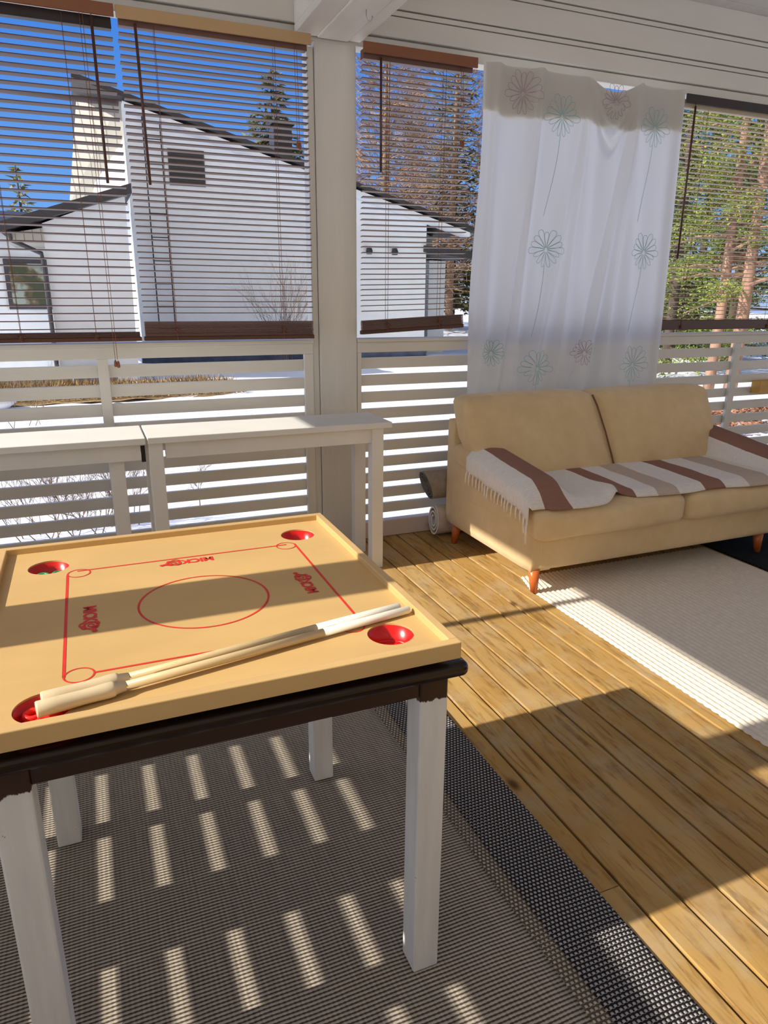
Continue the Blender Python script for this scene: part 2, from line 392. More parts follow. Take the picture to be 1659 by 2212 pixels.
M_warm = simple('warm half wall boards', (.70,.56,.38), .7, .06, 4, (1,1,.2))
struct(MB().box(-1.0, 5.8, -2.35, -2.2, -.03, .95).build('wall_front', M_warm))  # unseen wall added behind the camera, warm and low to tune the fill light
# left side of the porch (posts, header, sloping eave) – outside the frame, it shapes the sunlight
XL = -.77
struct(MB().box(XL - .10, XL, 1.302, 1.49, 0, 2.60).build('trim_8', M_paintz, bevel=.005))
struct(MB().box(XL - .06, XL - .01, 2.521, 2.567, 1.16, 2.60).build('trim_9', M_paintz, bevel=.003))
struct(MB().box(XL - .08, XL, -3.0, 3.69, 2.56, 3.02).build('wall_left', M_fascia, bevel=.003))
struct(MB().box(XL - .10, XL, -2.19, -2.02, 0, 2.60).build('trim_10', M_paintz, bevel=.005))
mb = MB(); mb.hexa([(-1.62,-3.1,2.545),(XL-.08,-3.1,3.03),(XL-.08,4.2,3.03),(-1.62,4.2,2.545),(-1.62,-3.1,2.60),(XL-.08,-3.1,3.09),(XL-.08,4.2,3.09),(-1.62,4.2,2.60)])
struct(mb.build('trim_11', M_painty))
struct(MB().box(5.55, 5.70, -2.19, -2.05, 0, 3.02).build('trim_12', M_paintz, bevel=.005))

# ------------------------------------------------------------------ slatted railings
SLAT = [(.102,.152),(.190,.240),(.269,.324),(.350,.395),(.446,.503),(.539,.595),(.636,.685),(.723,.783),(.807,.871),(.905,.968),(1.0,1.062)]
SL = [(1.031 - .0951 * i - .030, 1.031 - .0951 * i + .030) for i in range(10)]
def railing_back(x0, x1, bal, label, hi=1.168):
    r = thing('slatted_railing', ((x0+x1)/2, YW + .02, 0), label, 'railing', 'slatted white railings around the porch')
    mb = MB(); mb.box(x0, x1, YW - .012, YW + .075, 1.148, hi); mb.box(x0, x1, YW + .002, YW + .06, 1.092, 1.148)
    mb.build('top_rail', M_paintx, r, bevel=.003)
    mb = MB()
    for a, b_ in SL: mb.box(x0, x1, YW + .03, YW + .052, a, b_)
    mb.build('slat_panel', M_paintx, r, bevel=.003)
    for a, b_ in bal: MB().box(a, b_, YW + .003, YW + .029, .102, 1.092).build('baluster', M_paintz, r, bevel=.002)
    return r
railing_back(-.775, 1.128, [(.045,.094),(1.078,1.127)], 'slatted white railing behind the two narrow tables, left of the post')
railing_back(1.379, 3.40, [(1.380,1.404),(2.6,2.65),(3.36,3.40)], 'slatted white railing between the post and the curtained bay')
railing_back(3.401, 5.55, [(3.402,3.44),(4.197,4.25),(5.0,5.05)], 'slatted white railing behind the sofa at the right edge')
def railing_side(y0, y1, bals, top, label):
    r = thing('slatted_railing', (XL - .03, (y0+y1)/2, 0), label, 'railing', 'slatted white railings around the porch')
    mb = MB(); mb.box(XL - .075, XL + .0, y0, y1, top - .08, top); mb.build('top_rail', M_painty, r, bevel=.003)
    mb = MB(); z = .931 if top > 1 else .8405
    mb.box(XL - .05, XL - .028, y0, y1, z + .034, top - .08)
    while z > .1: mb.box(XL - .05, XL - .028, y0, y1, z - .0565, z); z -= .0905
    mb.box(XL - .06, XL - .005, y0, y1, 0, .06); mb.build('slat_panel', M_painty, r, bevel=.002)
    for a in bals: MB().box(XL - .027, XL - .004, a, a + .054, .06, top - .08).build('baluster', M_paintz, r, bevel=.002)
side_b = [1.711, 1.988, 2.265]
railing_side(1.491, 2.543, side_b, 1.168, 'slatted white side railing left of the game table')
struct(MB().box(XL - .10, XL, 3.59, 3.70, 0, 2.60).build('trim_13', M_paintz, bevel=.004))  # unseen corner post added to stop sun leaking behind the narrow tables
railing_side(2.545, 3.588, [2.9, 3.3], .96, 'low slatted white side railing at the left end of the narrow tables')
railing_side(-2.0, 1.3005, [1.0, .723, .446, .169, -.108, -.385, -.662], 1.168, 'slatted white side railing in front of the post on the left')

# ------------------------------------------------------------------ venetian blinds
def blind(x0, x1, zt, zb0, zb1, pit, w, th, yb, ms, mv, cords, wand, label, tassels=(), stack=0, broken=None, topgap=.0, val=(.047, .02), headmat=None, rh=.02):
    r = thing('wooden_blind', ((x0+x1)/2, yb, zt), label, 'blind', 'wooden slatted blinds hanging in the porch openings')
    MB().box(x0, x1 + .004, yb - .052, yb - .040, zt - val[0], zt).build('valance', mv, r, bevel=.002)
    MB().box(x0 + .01, x1 - .008, yb - .02, yb + .022, zt - .064 - topgap, zt - .022 - topgap).build('headrail', headmat or ms, r, bevel=.002)
    mb = MB(); z = zt - .064 - topgap - pit; n = 0
    def zbot(x): return zb0 + (zb1 - zb0) * (x - x0) / (x1 - x0)
    nx = 14; stk = .0058
    while z > max(zb0, zb1) + .022 + stack * stk + pit * .35:
        t0 = th + radians(random.uniform(-1.2, 1.2)); jz = random.uniform(-.0015, .0015); tw = radians(random.uniform(-1.6, 1.6)); sag = random.uniform(.0, .002)
        dx = random.uniform(-.003, .003)
        bk = broken is not None and n == broken
        vs = []
        for i in range(nx + 1):
            u = i / nx; x = x0 + .006 + dx + (x1 - x0 - .012) * u
            t = t0 + tw * (u - .5) + (radians(17) * max(0, u - .45) / .55 if bk else 0)
            zz = z + jz + (zb1 - zb0) * (u - .5) * (zt - z) / (zt - min(zb0, zb1)) * .6 - sag * sin(pi * u) - (.004 * max(0, u - .5) if bk else 0)
            for (a, h) in ((-.5, -.0019), (.5, -.0014), (.5, .0014), (0, .0026), (-.5, .0019)):
                yy = a * w; vs.append((x, yb + yy * cos(t) - h * sin(t) * 0, zz - yy * sin(t) + h))
        fs = [(i*5+j, (i+1)*5+j, (i+1)*5+(j+1) % 5, i*5+(j+1) % 5) for i in range(nx) for j in range(5)] + [(0,1,2,3,4), tuple(nx*5+j for j in (4,3,2,1,0))]
        mb.add(vs, fs); z -= pit; n += 1
    for q in range(stack):
        d = random.uniform(-.003, .003)
        zz = .021 + q * stk
        mb.hexa([(x0+.006, yb-w/2+d, zbot(x0)+zz), (x1-.006, yb-w/2+d, zbot(x1)+zz), (x1-.006, yb+w/2+d, zbot(x1)+zz), (x0+.006, yb+w/2+d, zbot(x0)+zz),
                 (x0+.006, yb-w/2+d, zbot(x0)+zz+.0042), (x1-.006, yb-w/2+d, zbot(x1)+zz+.0042), (x1-.006, yb+w/2+d, zbot(x1)+zz+.0042), (x0+.006, yb+w/2+d, zbot(x0)+zz+.0042)])
    mb.build('slats', ms, r, recalc=True)
    h = rh
    MB().hexa([(x0, yb-w/2, zb0), (x1, yb-w/2, zb1), (x1, yb+w/2, zb1), (x0, yb+w/2, zb0), (x0, yb-w/2, zb0+h), (x1, yb-w/2, zb1+h), (x1, yb+w/2, zb1+h), (x0, yb+w/2, zb0+h)]).build('bottom_rail', M_rail, r, bevel=.003)
    for c in cords:
        mb = MB()
        for dy in (-w/2 - .002, w/2 + .002): mb.tube([(c, yb + dy, zt - .05), (c - .002, yb + dy, (zt + zbot(c))/2), (c, yb + dy, zbot(c))], .0012, 5)
        # knotted ladder ends on the bottom rail
        pts = [(c + .02*cos(a*2.3)*(1-a/16), yb - w/2 - .004 - .002*(a % 2), zbot(c) + .012 + stack*stk*.5 + .016*sin(a*1.7)) for a in range(14)]
        mb.tube(pts, .0013, 5)
        mb.build('lift_cord', M_cord, r, smooth=True)
    if wand:
        MB().tube([(wand[0], yb - w/2 - .012, zt - .03), (wand[0], yb - w/2 - .016, zt - .055)], .002, 6).tube(
            [(wand[0], yb - w/2 - .016, zt - .055), (wand[1], yb - w/2 - .020, wand[2])], .0062, 8).build('tilt_wand', M_rail, r, smooth=True)
    for (tx, tx2, tz) in tassels:
        m_ = MB()
        for q in (0, 1): m_.tube([(tx + q*.012, yb - w/2 - .012, zt - .045), (tx2 + q*.010, yb - w/2 - .03, tz + .03)], .0012, 5)
        m_.build('pull_cord', M_cord, r, smooth=True)
        m_ = MB()
        for q in (0, 1): m_.lathe([(.0015, .03), (.006, .022), (.008, .004), (.005, -.003), (0, -.003)], (tx2 + q*.012, yb - w/2 - .03, tz - .004*q), 10)
        m_.build('cord_tassel', M_cord, r, smooth=True)
    return r
TH = radians(4)
blind(-.755, .256, 2.552, 1.178, 1.178, .0342, .044, TH, 3.655, M_slat, M_valance, [-.262, .055], (.170, .171, 1.862),
      'dark wooden blind at the left edge with wide spaced slats and dangling pull cords', tassels=[(.125, .125, 1.066)], stack=4, broken=7, topgap=.020, headmat=M_rail2)
blind(.268, 1.118, 2.552, 1.178, 1.176, .0275, .036, TH, 3.660, M_slat2, M_valance2, [.423, .955], (.344, .352, 1.867),
      'wooden blind just left of the post with closely spaced slats and a faded top board', tassels=[(1.045, 1.045, 2.07)], stack=12)
blind(1.384, 2.006, 2.556, 1.192, 1.223, .0266, .031, radians(5), 3.662, M_slat2, M_valance, [1.535, 1.848], (1.482, 1.482, 1.993),
      'narrow wooden blind between post and curtain with a crooked bottom rail', tassels=[(1.925, 1.930, 2.145)], stack=9)
blind(3.41, 5.50, 2.535, 1.192, 1.192, .0263, .026, radians(3), 3.662, M_slatlit, M_rail2, [3.62, 4.4, 5.2], (3.502, 3.501, 1.626),
      'wooden blind at the right edge in front of green pine trees', stack=0, headmat=M_slatlit, rh=.062)

# ------------------------------------------------------------------ curtain
def cy_(x, z):
    d = 2.54 - z; y = 3.612
    def fold(x0, x1, a, wd, sgn=1):
        a = a * 1.5
        xl = x0 + (x1 - x0) * min(1.3, d / 1.7); return sgn * a * exp(-((x - xl) / wd) ** 2)
    g = min(1, d / .5)
    y -= fold(2.12, 2.08, .022, .035) * 1 + fold(2.385, 2.30, .026, .030) + fold(2.40, 2.20, .018 * g, .045)
    y -= fold(2.715, 2.45, .020 * g, .04) + fold(2.715, 2.62, .022 * g, .035) + fold(2.73, 2.78, .016 * g, .05)
    y -= fold(3.05, 2.82, .026 * g, .035) + fold(3.05, 2.95, .024, .03) + fold(3.06, 3.12, .015 * g, .05) + fold(3.36, 3.40, .012, .03)
    y += fold(2.45, 2.36, .014 * g, .04) + fold(2.85, 2.72, .016 * g, .05) + fold(3.0, 2.90, .014 * g, .04) + fold(2.25, 2.16, .014 * g, .05)
    for (a0, a1, am, wd) in ((2.392, 2.262, .017, .011), (2.715, 2.50, .013, .012), (2.722, 2.66, .011, .012), (3.052, 2.80, .018, .012), (3.06, 2.97, .010, .011), (2.10, 2.05, .010, .014)):
        xl = a0 + (a1 - a0) * min(1.3, d / 1.4); y += am * exp(-((x - xl) / wd) ** 2) * min(1, d / .15)
    y += .004 * sin(x * 37 + z * 2) * g
    # swag between the third and fourth pin
    u = (x - 2.885) / .165
    if abs(u) < 1:
        for q, (dd, a) in enumerate(((.11, .026), (.21, .026), (.33, .022))):
            zc = 2.54 - dd * (1 - abs(u) ** 1.5) - .02; y -= a * (1 - u * u) * exp(-((z - zc) / .028) ** 2)
    return y
def curt_top(x):
    u = (x - 2.885) / .165
    return 2.546 - (.055 * (1 - u * u) if abs(u) < 1 else .006 * abs(sin((x - 2.04) / .335 * pi)))
mb = MB()
def cf(u, v):
    zt = 2.546; z = zt - v * 2.13
    xl = 2.044 - .032 * v + (.010 * sin(v * 9)); xr = 3.385 + .05 * v
    x = xl + (xr - xl) * u; top = curt_top(x); z = top - v * (top - .40)
    return (x, cy_(x, z), z)
mb.grid(cf, 150, 130)
# hem folded back at the top (second layer behind)
def cf2(u, v):
    x = 2.05 + 1.335 * u; top = curt_top(x) - .003; zb = 2.312 - .012 * sin(x * 9) + .006 * sin(x * 31); z = top + (zb - top) * v
    return (x, cy_(x, z) + .012, z)
mb.grid(cf2, 110, 20, 3)
def ribbon(mb, pts, wd, mi):
    P = [Vector((x, cy_(x, z) - .0022, z)) for x, z in pts]; vs = []
    for i, p in enumerate(P):
        t = P[min(i+1, len(P)-1)] - P[max(i-1, 0)]; n = Vector((-t.z, 0, t.x)); n = n.normalized() * wd if n.length > 1e-8 else Vector((wd,0,0))
        vs += [p - n, p + n]
    mb.add(vs, [(2*i, 2*i+1, 2*i+3, 2*i+2) for i in range(len(P)-1)], mi)
def flower(x, z, mi, s=1.0, stem=.45, lean=-.10):
    for k in range(9):
        a = radians(-6 + 192 * k / 8); L = (.098 + .010 * cos(k * 2.4)) * s; sp = radians(11.5)
        pts = [(x + rr * cos(aa), z + rr * sin(aa)) for rr, aa in
               [(.008, a - sp * .8), (.45 * L, a - sp * .92), (.80 * L, a - sp), (.95 * L, a - sp * .8), (1.05 * L, a - sp * .35), (1.05 * L, a + sp * .35), (.95 * L, a + sp * .8), (.80 * L, a + sp), (.45 * L, a + sp * .92), (.008, a + sp * .8)]]
        ribbon(mb, pts, .0013, mi)
    for k in range(6):
        a = radians(200 + 140 * k / 5); L = .085 * s; pts = []
        for q in range(11):
            t = q / 10; f = sin(pi * t); aa = a + radians(14) * (2 * t - 1); rr = L * (f ** .5) + .012
            pts.append((x + rr * cos(aa) * .85, z - .006 + rr * sin(aa)))
        ribbon(mb, pts, .0012, mi)
    if stem: ribbon(mb, [(x - .005 + lean * (q / 10) ** 1.6, z - .09 * s - stem * q / 10) for q in range(11)], .0014, mi)
flower(2.288, 2.425, 2, 1.0, 0); flower(2.545, 2.338, 1, 1.0, .42, -.07); flower(2.895, 2.44, 2, .85, 0); flower(3.195, 2.335, 1, 1.0, .42, -.06)
flower(2.502, 1.655, 1, .98, .40, -.06); flower(3.212, 1.66, 1, 1.0, .38, -.07)
flower(2.485, .985, 1, 1.0, .3, -.03); flower(3.222, .985, 1, 1.1, .3, -.04); flower(2.815, 1.07, 2, .7, 0); flower(2.18, 1.08, 1, .7, 0)
cu = mb.build('window_curtain', [M_curt, M_teal, M_pink, M_hem], smooth=True)
tag(cu, 'thin white sheet curtain printed with pale teal and pink flowers behind the sofa', 'curtain')

# ------------------------------------------------------------------ narrow tables by the wall
def bench(x0, x1, legs, label, zt=.785, over=.07):
    r = thing('narrow_table', ((x0+x1)/2, 3.41, 0), label, 'table', 'narrow white tables along the railing')
    MB().box(x0, x1, 3.235, 3.575, zt - .03, zt).build('tabletop', M_bench, r, bevel=.003)
    MB().box(x0 + .075, x1 - over, 3.262, 3.282, zt - .105, zt - .03).build('apron', M_bench, r, bevel=.002)
    MB().box(x0 + .075, x1 - over, 3.53, 3.55, zt - .105, zt - .03).build('apron', M_bench, r, bevel=.002)
    for (a, y) in legs: MB().box(a, a + .062, y, y + .062, 0, zt - .03).build('leg', M_bench, r, bevel=.003)
    return r
bench(.211, 1.392, [(.213,3.25),(.213,3.505),(1.290,3.25),(1.290,3.505)], 'narrow white console table in front of the post, the right one of the pair')
b2_ = bench(-.745, .202, [(.045,3.285),(.045,3.505),(-.72,3.25),(-.72,3.505)], 'narrow white console table at the left edge, end to end with the longer one', over=.022)
MB().box(.181, .199, 3.264, 3.275, .672, .745).build('dark_block', M_dark, b2_)  # small dark block at the gap between the two tables

# ------------------------------------------------------------------ game table
t = thing('side_table', (.18, 1.395, 0), 'square table with dark brown top and white painted legs under the game board', 'table')
tx0, tx1, ty0, ty1 = -.232, .592, .998, 1.795
mb = MB(); mb.box(tx0, tx1, ty0, ty1, .727, .757); mb.build('tabletop', M_gloss, t, bevel=.0135, seg=5)
for a in ((-.147, .506, 1.034, 1.054), (-.147, .506, 1.738, 1.758)): MB().box(*a, .682, .727).build('apron', M_walnut, t, bevel=.002)
for a in ((-.201, -.181, 1.09, 1.702), (.540, .560, 1.09, 1.702)): MB().box(*a, .682, .727).build('apron', M_walnut, t, bevel=.002)
for (a, b_) in ((-.205, 1.030), (.506, 1.030), (-.205, 1.702), (.494, 1.702)):
    MB().box(a, a + .058, b_, b_ + .060, 0.0105, .727).build('leg', M_leg, t, bevel=.004)

# ------------------------------------------------------------------ couronne board
bx0, bx1, by0, by1 = -.242, .562, .983, 1.812; ZP = .797
g = thing('game_board', ((bx0+bx1)/2, (by0+by1)/2, .757), 'square wooden pocket board game with red printed lines lying on the dark table', 'board game')
HX = [(-.131, 1.679), (.462, 1.693), (.468, 1.085), (-.117, 1.058)]; HR = .0435
def curve_mesh(splines, ext, name):
    cd = bpy.data.curves.new(name, 'CURVE'); cd.dimensions = '2D'; cd.fill_mode = 'BOTH'; cd.extrude = ext
    for pts in splines:
        s = cd.splines.new('POLY'); s.points.add(len(pts) - 1); s.use_cyclic_u = True
        for q, p in zip(s.points, pts): q.co = (p[0], p[1], 0, 1)
    ob = bpy.data.objects.new(name, cd); COL.objects.link(ob); dg = bpy.context.evaluated_depsgraph_get(); dg.update()
    me = bpy.data.meshes.new_from_object(ob.evaluated_get(dg)); bpy.data.objects.remove(ob); bpy.data.curves.remove(cd); return me
def circ(x, y, r, n=48): return [(x + r*cos(2*pi*i/n), y + r*sin(2*pi*i/n)) for i in range(n)]
def mesh_part(name, me, mat, parent, loc):
    me.materials.clear(); me.materials.append(mat); me.name = name
    o = bpy.data.objects.new(name, me); COL.objects.link(o); o.parent = parent
    off = Vector((0,0,0)); r = parent
    while r is not None: off += Vector(r.location); r = r.parent
    me.transform(Matrix.Translation(Vector(loc) - off)); return o
rw = .018
me = curve_mesh([[(bx0+.01,by0+.01),(bx1-.01,by0+.01),(bx1-.01,by1-.01),(bx0+.01,by1-.01)]] + [circ(x, y, HR) for x, y in HX], .004, 'panel')
panel = mesh_part('panel', me, M_mdf, g, (0, 0, ZP - .004))
rz0, rz1 = .779, .812
MB().box(bx0, bx1, by0, by0 + rw, rz0, rz1).build('rim', M_rim, g, bevel=.002)
MB().box(bx0, bx1, by1 - rw, by1, rz0, rz1).build('rim', M_rim, g, bevel=.002)
MB().box(bx0, bx0 + rw, by0 + rw, by1 - rw, rz0, rz1).build('rim', M_rim, g, bevel=.002)
MB().box(bx1 - rw, bx1, by0 + rw, by1 - rw, rz0, rz1).build('rim', M_rim, g, bevel=.002)
for x, y in HX:
    MB().lathe([(HR + .006, ZP - .0085), (HR - .0005, ZP - .008), (HR - .001, ZP - .003), (HR - .0015, ZP - .003), (HR - .0025, .7625), (HR - .0045, .7604), (0, .7600), (0, .758), (HR - .003, .7580), (HR - .0005, .761), (HR + .001, ZP - .0105), (HR + .006, ZP - .0105)],
               (x, y, 0), 48).build('pocket', M_red, g, smooth=True)
# printed lines
mb = MB(); ZL = ZP + .0006
sx0, sx1, sy0, sy1 = -.0905, .4345, 1.1385, 1.6285; lw = .0026
def strip(a, b_, w_=lw):
    a = Vector((*a, ZL)); b_ = Vector((*b_, ZL)); d = (b_ - a).normalized(); n = Vector((-d.y, d.x, 0)) * w_
    mb.add([a - n, b_ - n, b_ + n, a + n], [(0,1,2,3)])
def ring(x, y, r, w_=lw, a0=0, a1=2*pi, n=72, rx=1, ry=1):
    vs = []
    for i in range(n + 1):
        a = a0 + (a1 - a0) * i / n; vs += [(x + (r - w_)*cos(a)*rx, y + (r - w_)*sin(a)*ry, ZL), (x + (r + w_)*cos(a)*rx, y + (r + w_)*sin(a)*ry, ZL)]
    mb.add(vs, [(2*i, 2*i+1, 2*i+3, 2*i+2) for i in range(n)])
cr_ = .0235
strip((sx0, sy0), (sx0, sy1 - .018)); strip((sx1, sy0 + .02), (sx1, sy1)); strip((sx0 + .02, sy1), (sx1 - .02, sy1)); strip((sx0 + 2*cr_, sy0), (sx1 - 2*cr_, sy0))
ring(.172, 1.366, .1295, .0022)
cr = .0235
for x, y in ((sx0 + cr, sy1 - cr*.6), (sx1 - cr, sy1 - cr*.35), (sx1 - cr, sy0), (sx0 + cr, sy0)): ring(x, y, cr, .0016, n=40)
mb.build('printed_lines', M_print, panel)
# logo: lettering with a little curled creature at its end
tcv = bpy.data.curves.new('logo', 'FONT'); tcv.body = 'MICKI'; tcv.size = .033; tcv.align_x = 'LEFT'; tcv.align_y = 'CENTER'; tcv.offset = .0014; tcv.space_character = .98
to = bpy.data.objects.new('logo', tcv); COL.objects.link(to); dg = bpy.context.evaluated_depsgraph_get(); dg.update()
tme = bpy.data.meshes.new_from_object(to.evaluated_get(dg)); bpy.data.objects.remove(to); bpy.data.curves.remove(tcv)
tw = max(v.co.x for v in tme.vertices); th_ = [v.co.y for v in tme.vertices]; tmid = (max(th_) + min(th_)) / 2
tv = [(v.co.x / tw * .082, v.co.y - tmid) for v in tme.vertices]; tf = [list(p.vertices) for p in tme.polygons]
def logo(cx_, cy__, ang):
    mb = MB(); c, s = cos(ang), sin(ang); lift = [0.]
    def T(x, y): x -= .059; return (cx_ + x*c - y*s, cy__ + x*s + y*c, ZL + lift[0])
    mb.add([T(*p) for p in tv], tf)
    def el(ex, ey, ra, rb, rot, w_=None, n=26):
        vs = []; lift[0] += .00012
        for i in range(n):
            a = 2*pi*i/n; p = (ra*cos(a), rb*sin(a)); q = (p[0]*cos(rot) - p[1]*sin(rot), p[0]*sin(rot) + p[1]*cos(rot)); vs.append(q)
        if w_ is None: mb.add([T(ex + x, ey + y) for x, y in vs], [list(range(n))])
        else:
            k = w_; mb.add([T(ex + x, ey + y) for x, y in vs] + [T(ex + x*k, ey + y*k) for x, y in vs], [(i, (i+1) % n, n + (i+1) % n, n + i) for i in range(n)])
    el(.093, .001, .019, .0145, .15, .66); el(.093, .001, .0085, .0065, .15, .5); el(.086, -.0145, .0105, .0065, -.3, .45); el(.101, -.012, .007, .005, .4)
    el(.112, .005, .0085, .0042, .25); el(.1195, .007, .005, .005, 0); el(.083, .012, .008, .004, .5); el(.100, .006, .004, .006, .3)
    mb.build('printed_logo', M_print, panel)
logo(.170, 1.600, pi); logo(-.047, 1.360, -pi/2); logo(.390, 1.375, pi/2)

# game rings in the pockets
def ringmesh(mat, x, y, z, tilt, label, group):
    o = MB().lathe([(.0085, -.005), (.0085, .005), (.0105, .0062), (.0135, .0062), (.0155, .004), (.0155, -.004), (.0135, -.0062), (.0105, -.0062)], (0,0,0), 28, close=True).build('game_ring', mat, smooth=True)
    o.location = (x, y, z); o.rotation_euler = tilt; return tag(o, label, 'game ring', group)
nl = HX[3]; fl = HX[0]
for dx, dy, dz, tl in ((0,.020,.767,(0,0,0)), (.0175,-.010,.767,(0,0,0)), (-.0175,-.010,.767,(0,0,0)), (.001,-.0205,.7798,(.10,.05,0)), (.0185,.010,.7798,(-.05,.1,0)), (-.0170,.011,.7798,(0,0,0)), (.014,-.007,.7900,(.12,-.08,0))):
    ringmesh(M_ringred, nl[0]+dx, nl[1]+dy, dz, tl, 'red plastic game ring in the pocket under the cue heads', 'red game rings in the near left pocket')
for dx, dy, dz, tl in ((-.010,-.013,.767,(0,0,0)), (.022,-.006,.767,(0,0,0)), (-.014,-.014,.7797,(.06,0,0)), (.020,-.012,.7797,(0,.06,0))):
    ringmesh(M_green, fl[0]+dx, fl[1]+dy, dz, tl, 'green plastic game ring in the far left pocket of the board', 'green game rings in the far left pocket')

# cues
def cue(a, b_, label):
    A = Vector(a); B = Vector(b_); ax = (B - A).normalized(); L = (B - A).length
    r = thing('game_cue', a, label, 'cue', 'wooden cues lying on the game board')
    MB().lathe([(0,0),(.0116,0),(.0126,.002),(.0124,.03),(.0116,.065),(.0119,.085),(.0127,.098),(.0124,.108),(.0112,.112),(.0098,.1125),(.0078,.128),(0,.128)], A, 24, ax).build('head', M_cueh, r, smooth=True)
    MB().lathe([(0,.12),(.0072,.12),(.0074,.3),(.0078,L*.72),(0,L*.72)], A, 18, ax).build('shaft', M_cue, r, smooth=True)
    MB().lathe([(0,L*.715),(.0079,L*.715),(.0080,L-.003),(.0065,L),(0,L)], A, 18, ax).build('butt_end', M_cuew, r, smooth=True)
cue((-.124, 1.0285, .8115), (.535, 1.151, .8058), 'pale wooden cue lying across the game board, the front one of the pair')
cue((-.118, 1.054, .8115), (.523, 1.171, .8058), 'pale wooden cue lying across the game board, tucked behind the front one')

# ------------------------------------------------------------------ rugs
r = thing('woven_rug', (.1, .6, 0), 'taupe flat woven rug with charcoal border under the game table', 'rug')
MB().grid(lambda u, v: (-.74 + 1.54*u, -1.0 + 3.15*v, .0075 + .0012*sin(5*u+9*v)), 40, 60).build('field', M_rugfield, r, smooth=True, solid=.005)
MB().grid(lambda u, v: (.80 + .040*u + .006*sin(v*7), -1.0 + 3.15*v, .008), 4, 60).build('pale_stripe', M_ruglight, r, smooth=True, solid=.005)
MB().grid(lambda u, v: (.84 + .006*sin(v*7)*(1-u) + .184*u + .008*sin(v*5+1)*u, -1.0 + 3.15*v, .0085 + .010*u**3*(.5+.5*sin(v*8)) - .004*u**8), 24, 60).build('dark_border', M_rugdark, r, smooth=True, solid=.006)
r = None
mb = MB(); NX = 48*6
def rf(u, v):
    x = 1.916 + 1.30*u; y = .45 + 2.40*v
    sc_ = .006*abs(sin(pi*y/.034))
    if u == 0: x -= 0
    edge = max(0, 1 - u*1.3/.02); x = x - edge*sc_
    rib = .5 + .5*sin(2*pi*(x - 1.916)/.027)
    knob = .5 + .5*cos(2*pi*y/.034)
    z = .004 + .0075*rib**.7*(.8 + .2*knob) + .0015*sin(y*6)
    if u in (0, 1) or v in (0, 1): z = .001
    # far corner turned off square
    x += .05*max(0, v - .93)/.07*max(0, .3-u)/.3
    return (x, y, z)
mb.grid(rf, NX, 420)
rg = mb.build('ribbed_rug', M_cream, smooth=True)
tag(rg, 'cream ribbed cotton rug with a scalloped edge in front of the sofa', 'rug')
o = MB().box(3.235, 4.6, 1.4, 3.40, .001, .012).build('door_mat', M_mat, bevel=.003)
tag(o, 'black bristly mat on the deck at the far end under the sofa', 'mat')

# ------------------------------------------------------------------ sofa
SX0, SX1 = 1.862, 3.66
S = thing('sofa', (2.7, 3.07, 0), 'beige suede two seat sofa with orange wooden legs before the curtain', 'sofa')
def rbox(x0, x1, y0, y1, z0, z1, n=10, p=5.0, bulge=(0,0,0), fn=None):
    """rounded, puffy box"""
    mb = MB(); c = Vector(((x0+x1)/2, (y0+y1)/2, (z0+z1)/2)); h = Vector(((x1-x0)/2, (y1-y0)/2, (z1-z0)/2)); rr = min(h)*p
    vs = {}; fl = []
    def idx(P):
        key = tuple(round(q, 5) for q in P)
        if key not in vs: vs[key] = len(vs)
        return vs[key]
    def seg(hh): # denser near the edges
        return [-1 + 2*(i/n) for i in range(n+1)]
    T = seg(1)
    for a in range(3):
        for sgn in (-1, 1):
            b_, d = (a+1) % 3, (a+2) % 3
            for i in range(n):
                for j in range(n):
                    q = []
                    for (ii, jj) in ((i,j),(i+1,j),(i+1,j+1),(i,j+1)):
                        P = [0,0,0]; P[a] = sgn; P[b_] = T[ii]; P[d] = T[jj]; q.append(idx(P))
                    fl.append(q if sgn > 0 else q[::-1])
    out = []
    for P in vs:
        v = Vector((P[0]*h.x, P[1]*h.y, P[2]*h.z)); core = Vector([max(-(h[i]-rr), min(h[i]-rr, v[i])) for i in range(3)])
        d = v - core
        if d.length > 1e-9:
            m_ = max(abs(d.x), abs(d.y), abs(d.z)); d = d.normalized() * rr * (m_/rr)
        v = core + d
        for i in range(3):
            o1, o2 = (i+1) % 3, (i+2) % 3
            v[i] += bulge[i]*P[i]*max(0, 1-P[o1]**2)*max(0, 1-P[o2]**2)
        v = v + c
        if fn: v = Vector(fn(v))
        out.append(v)
    mb.add(out, fl); return mb
def wr(v, a=.004, s=6): # soft wrinkles
    q = mnoise.noise(Vector((v[0]*s, v[1]*s, v[2]*s)))*a + mnoise.noise(Vector((v[0]*s*3, v[1]*s*3, v[2]*s*1.4)))*a*.35
    return Vector((v[0] + q*.3, v[1] + q, v[2] + q*.6))
rbox(SX0 + .010, SX1 - .010, 2.625, 3.50, .118, .315, 12, .35).build('base', M_suede, S, smooth=True)
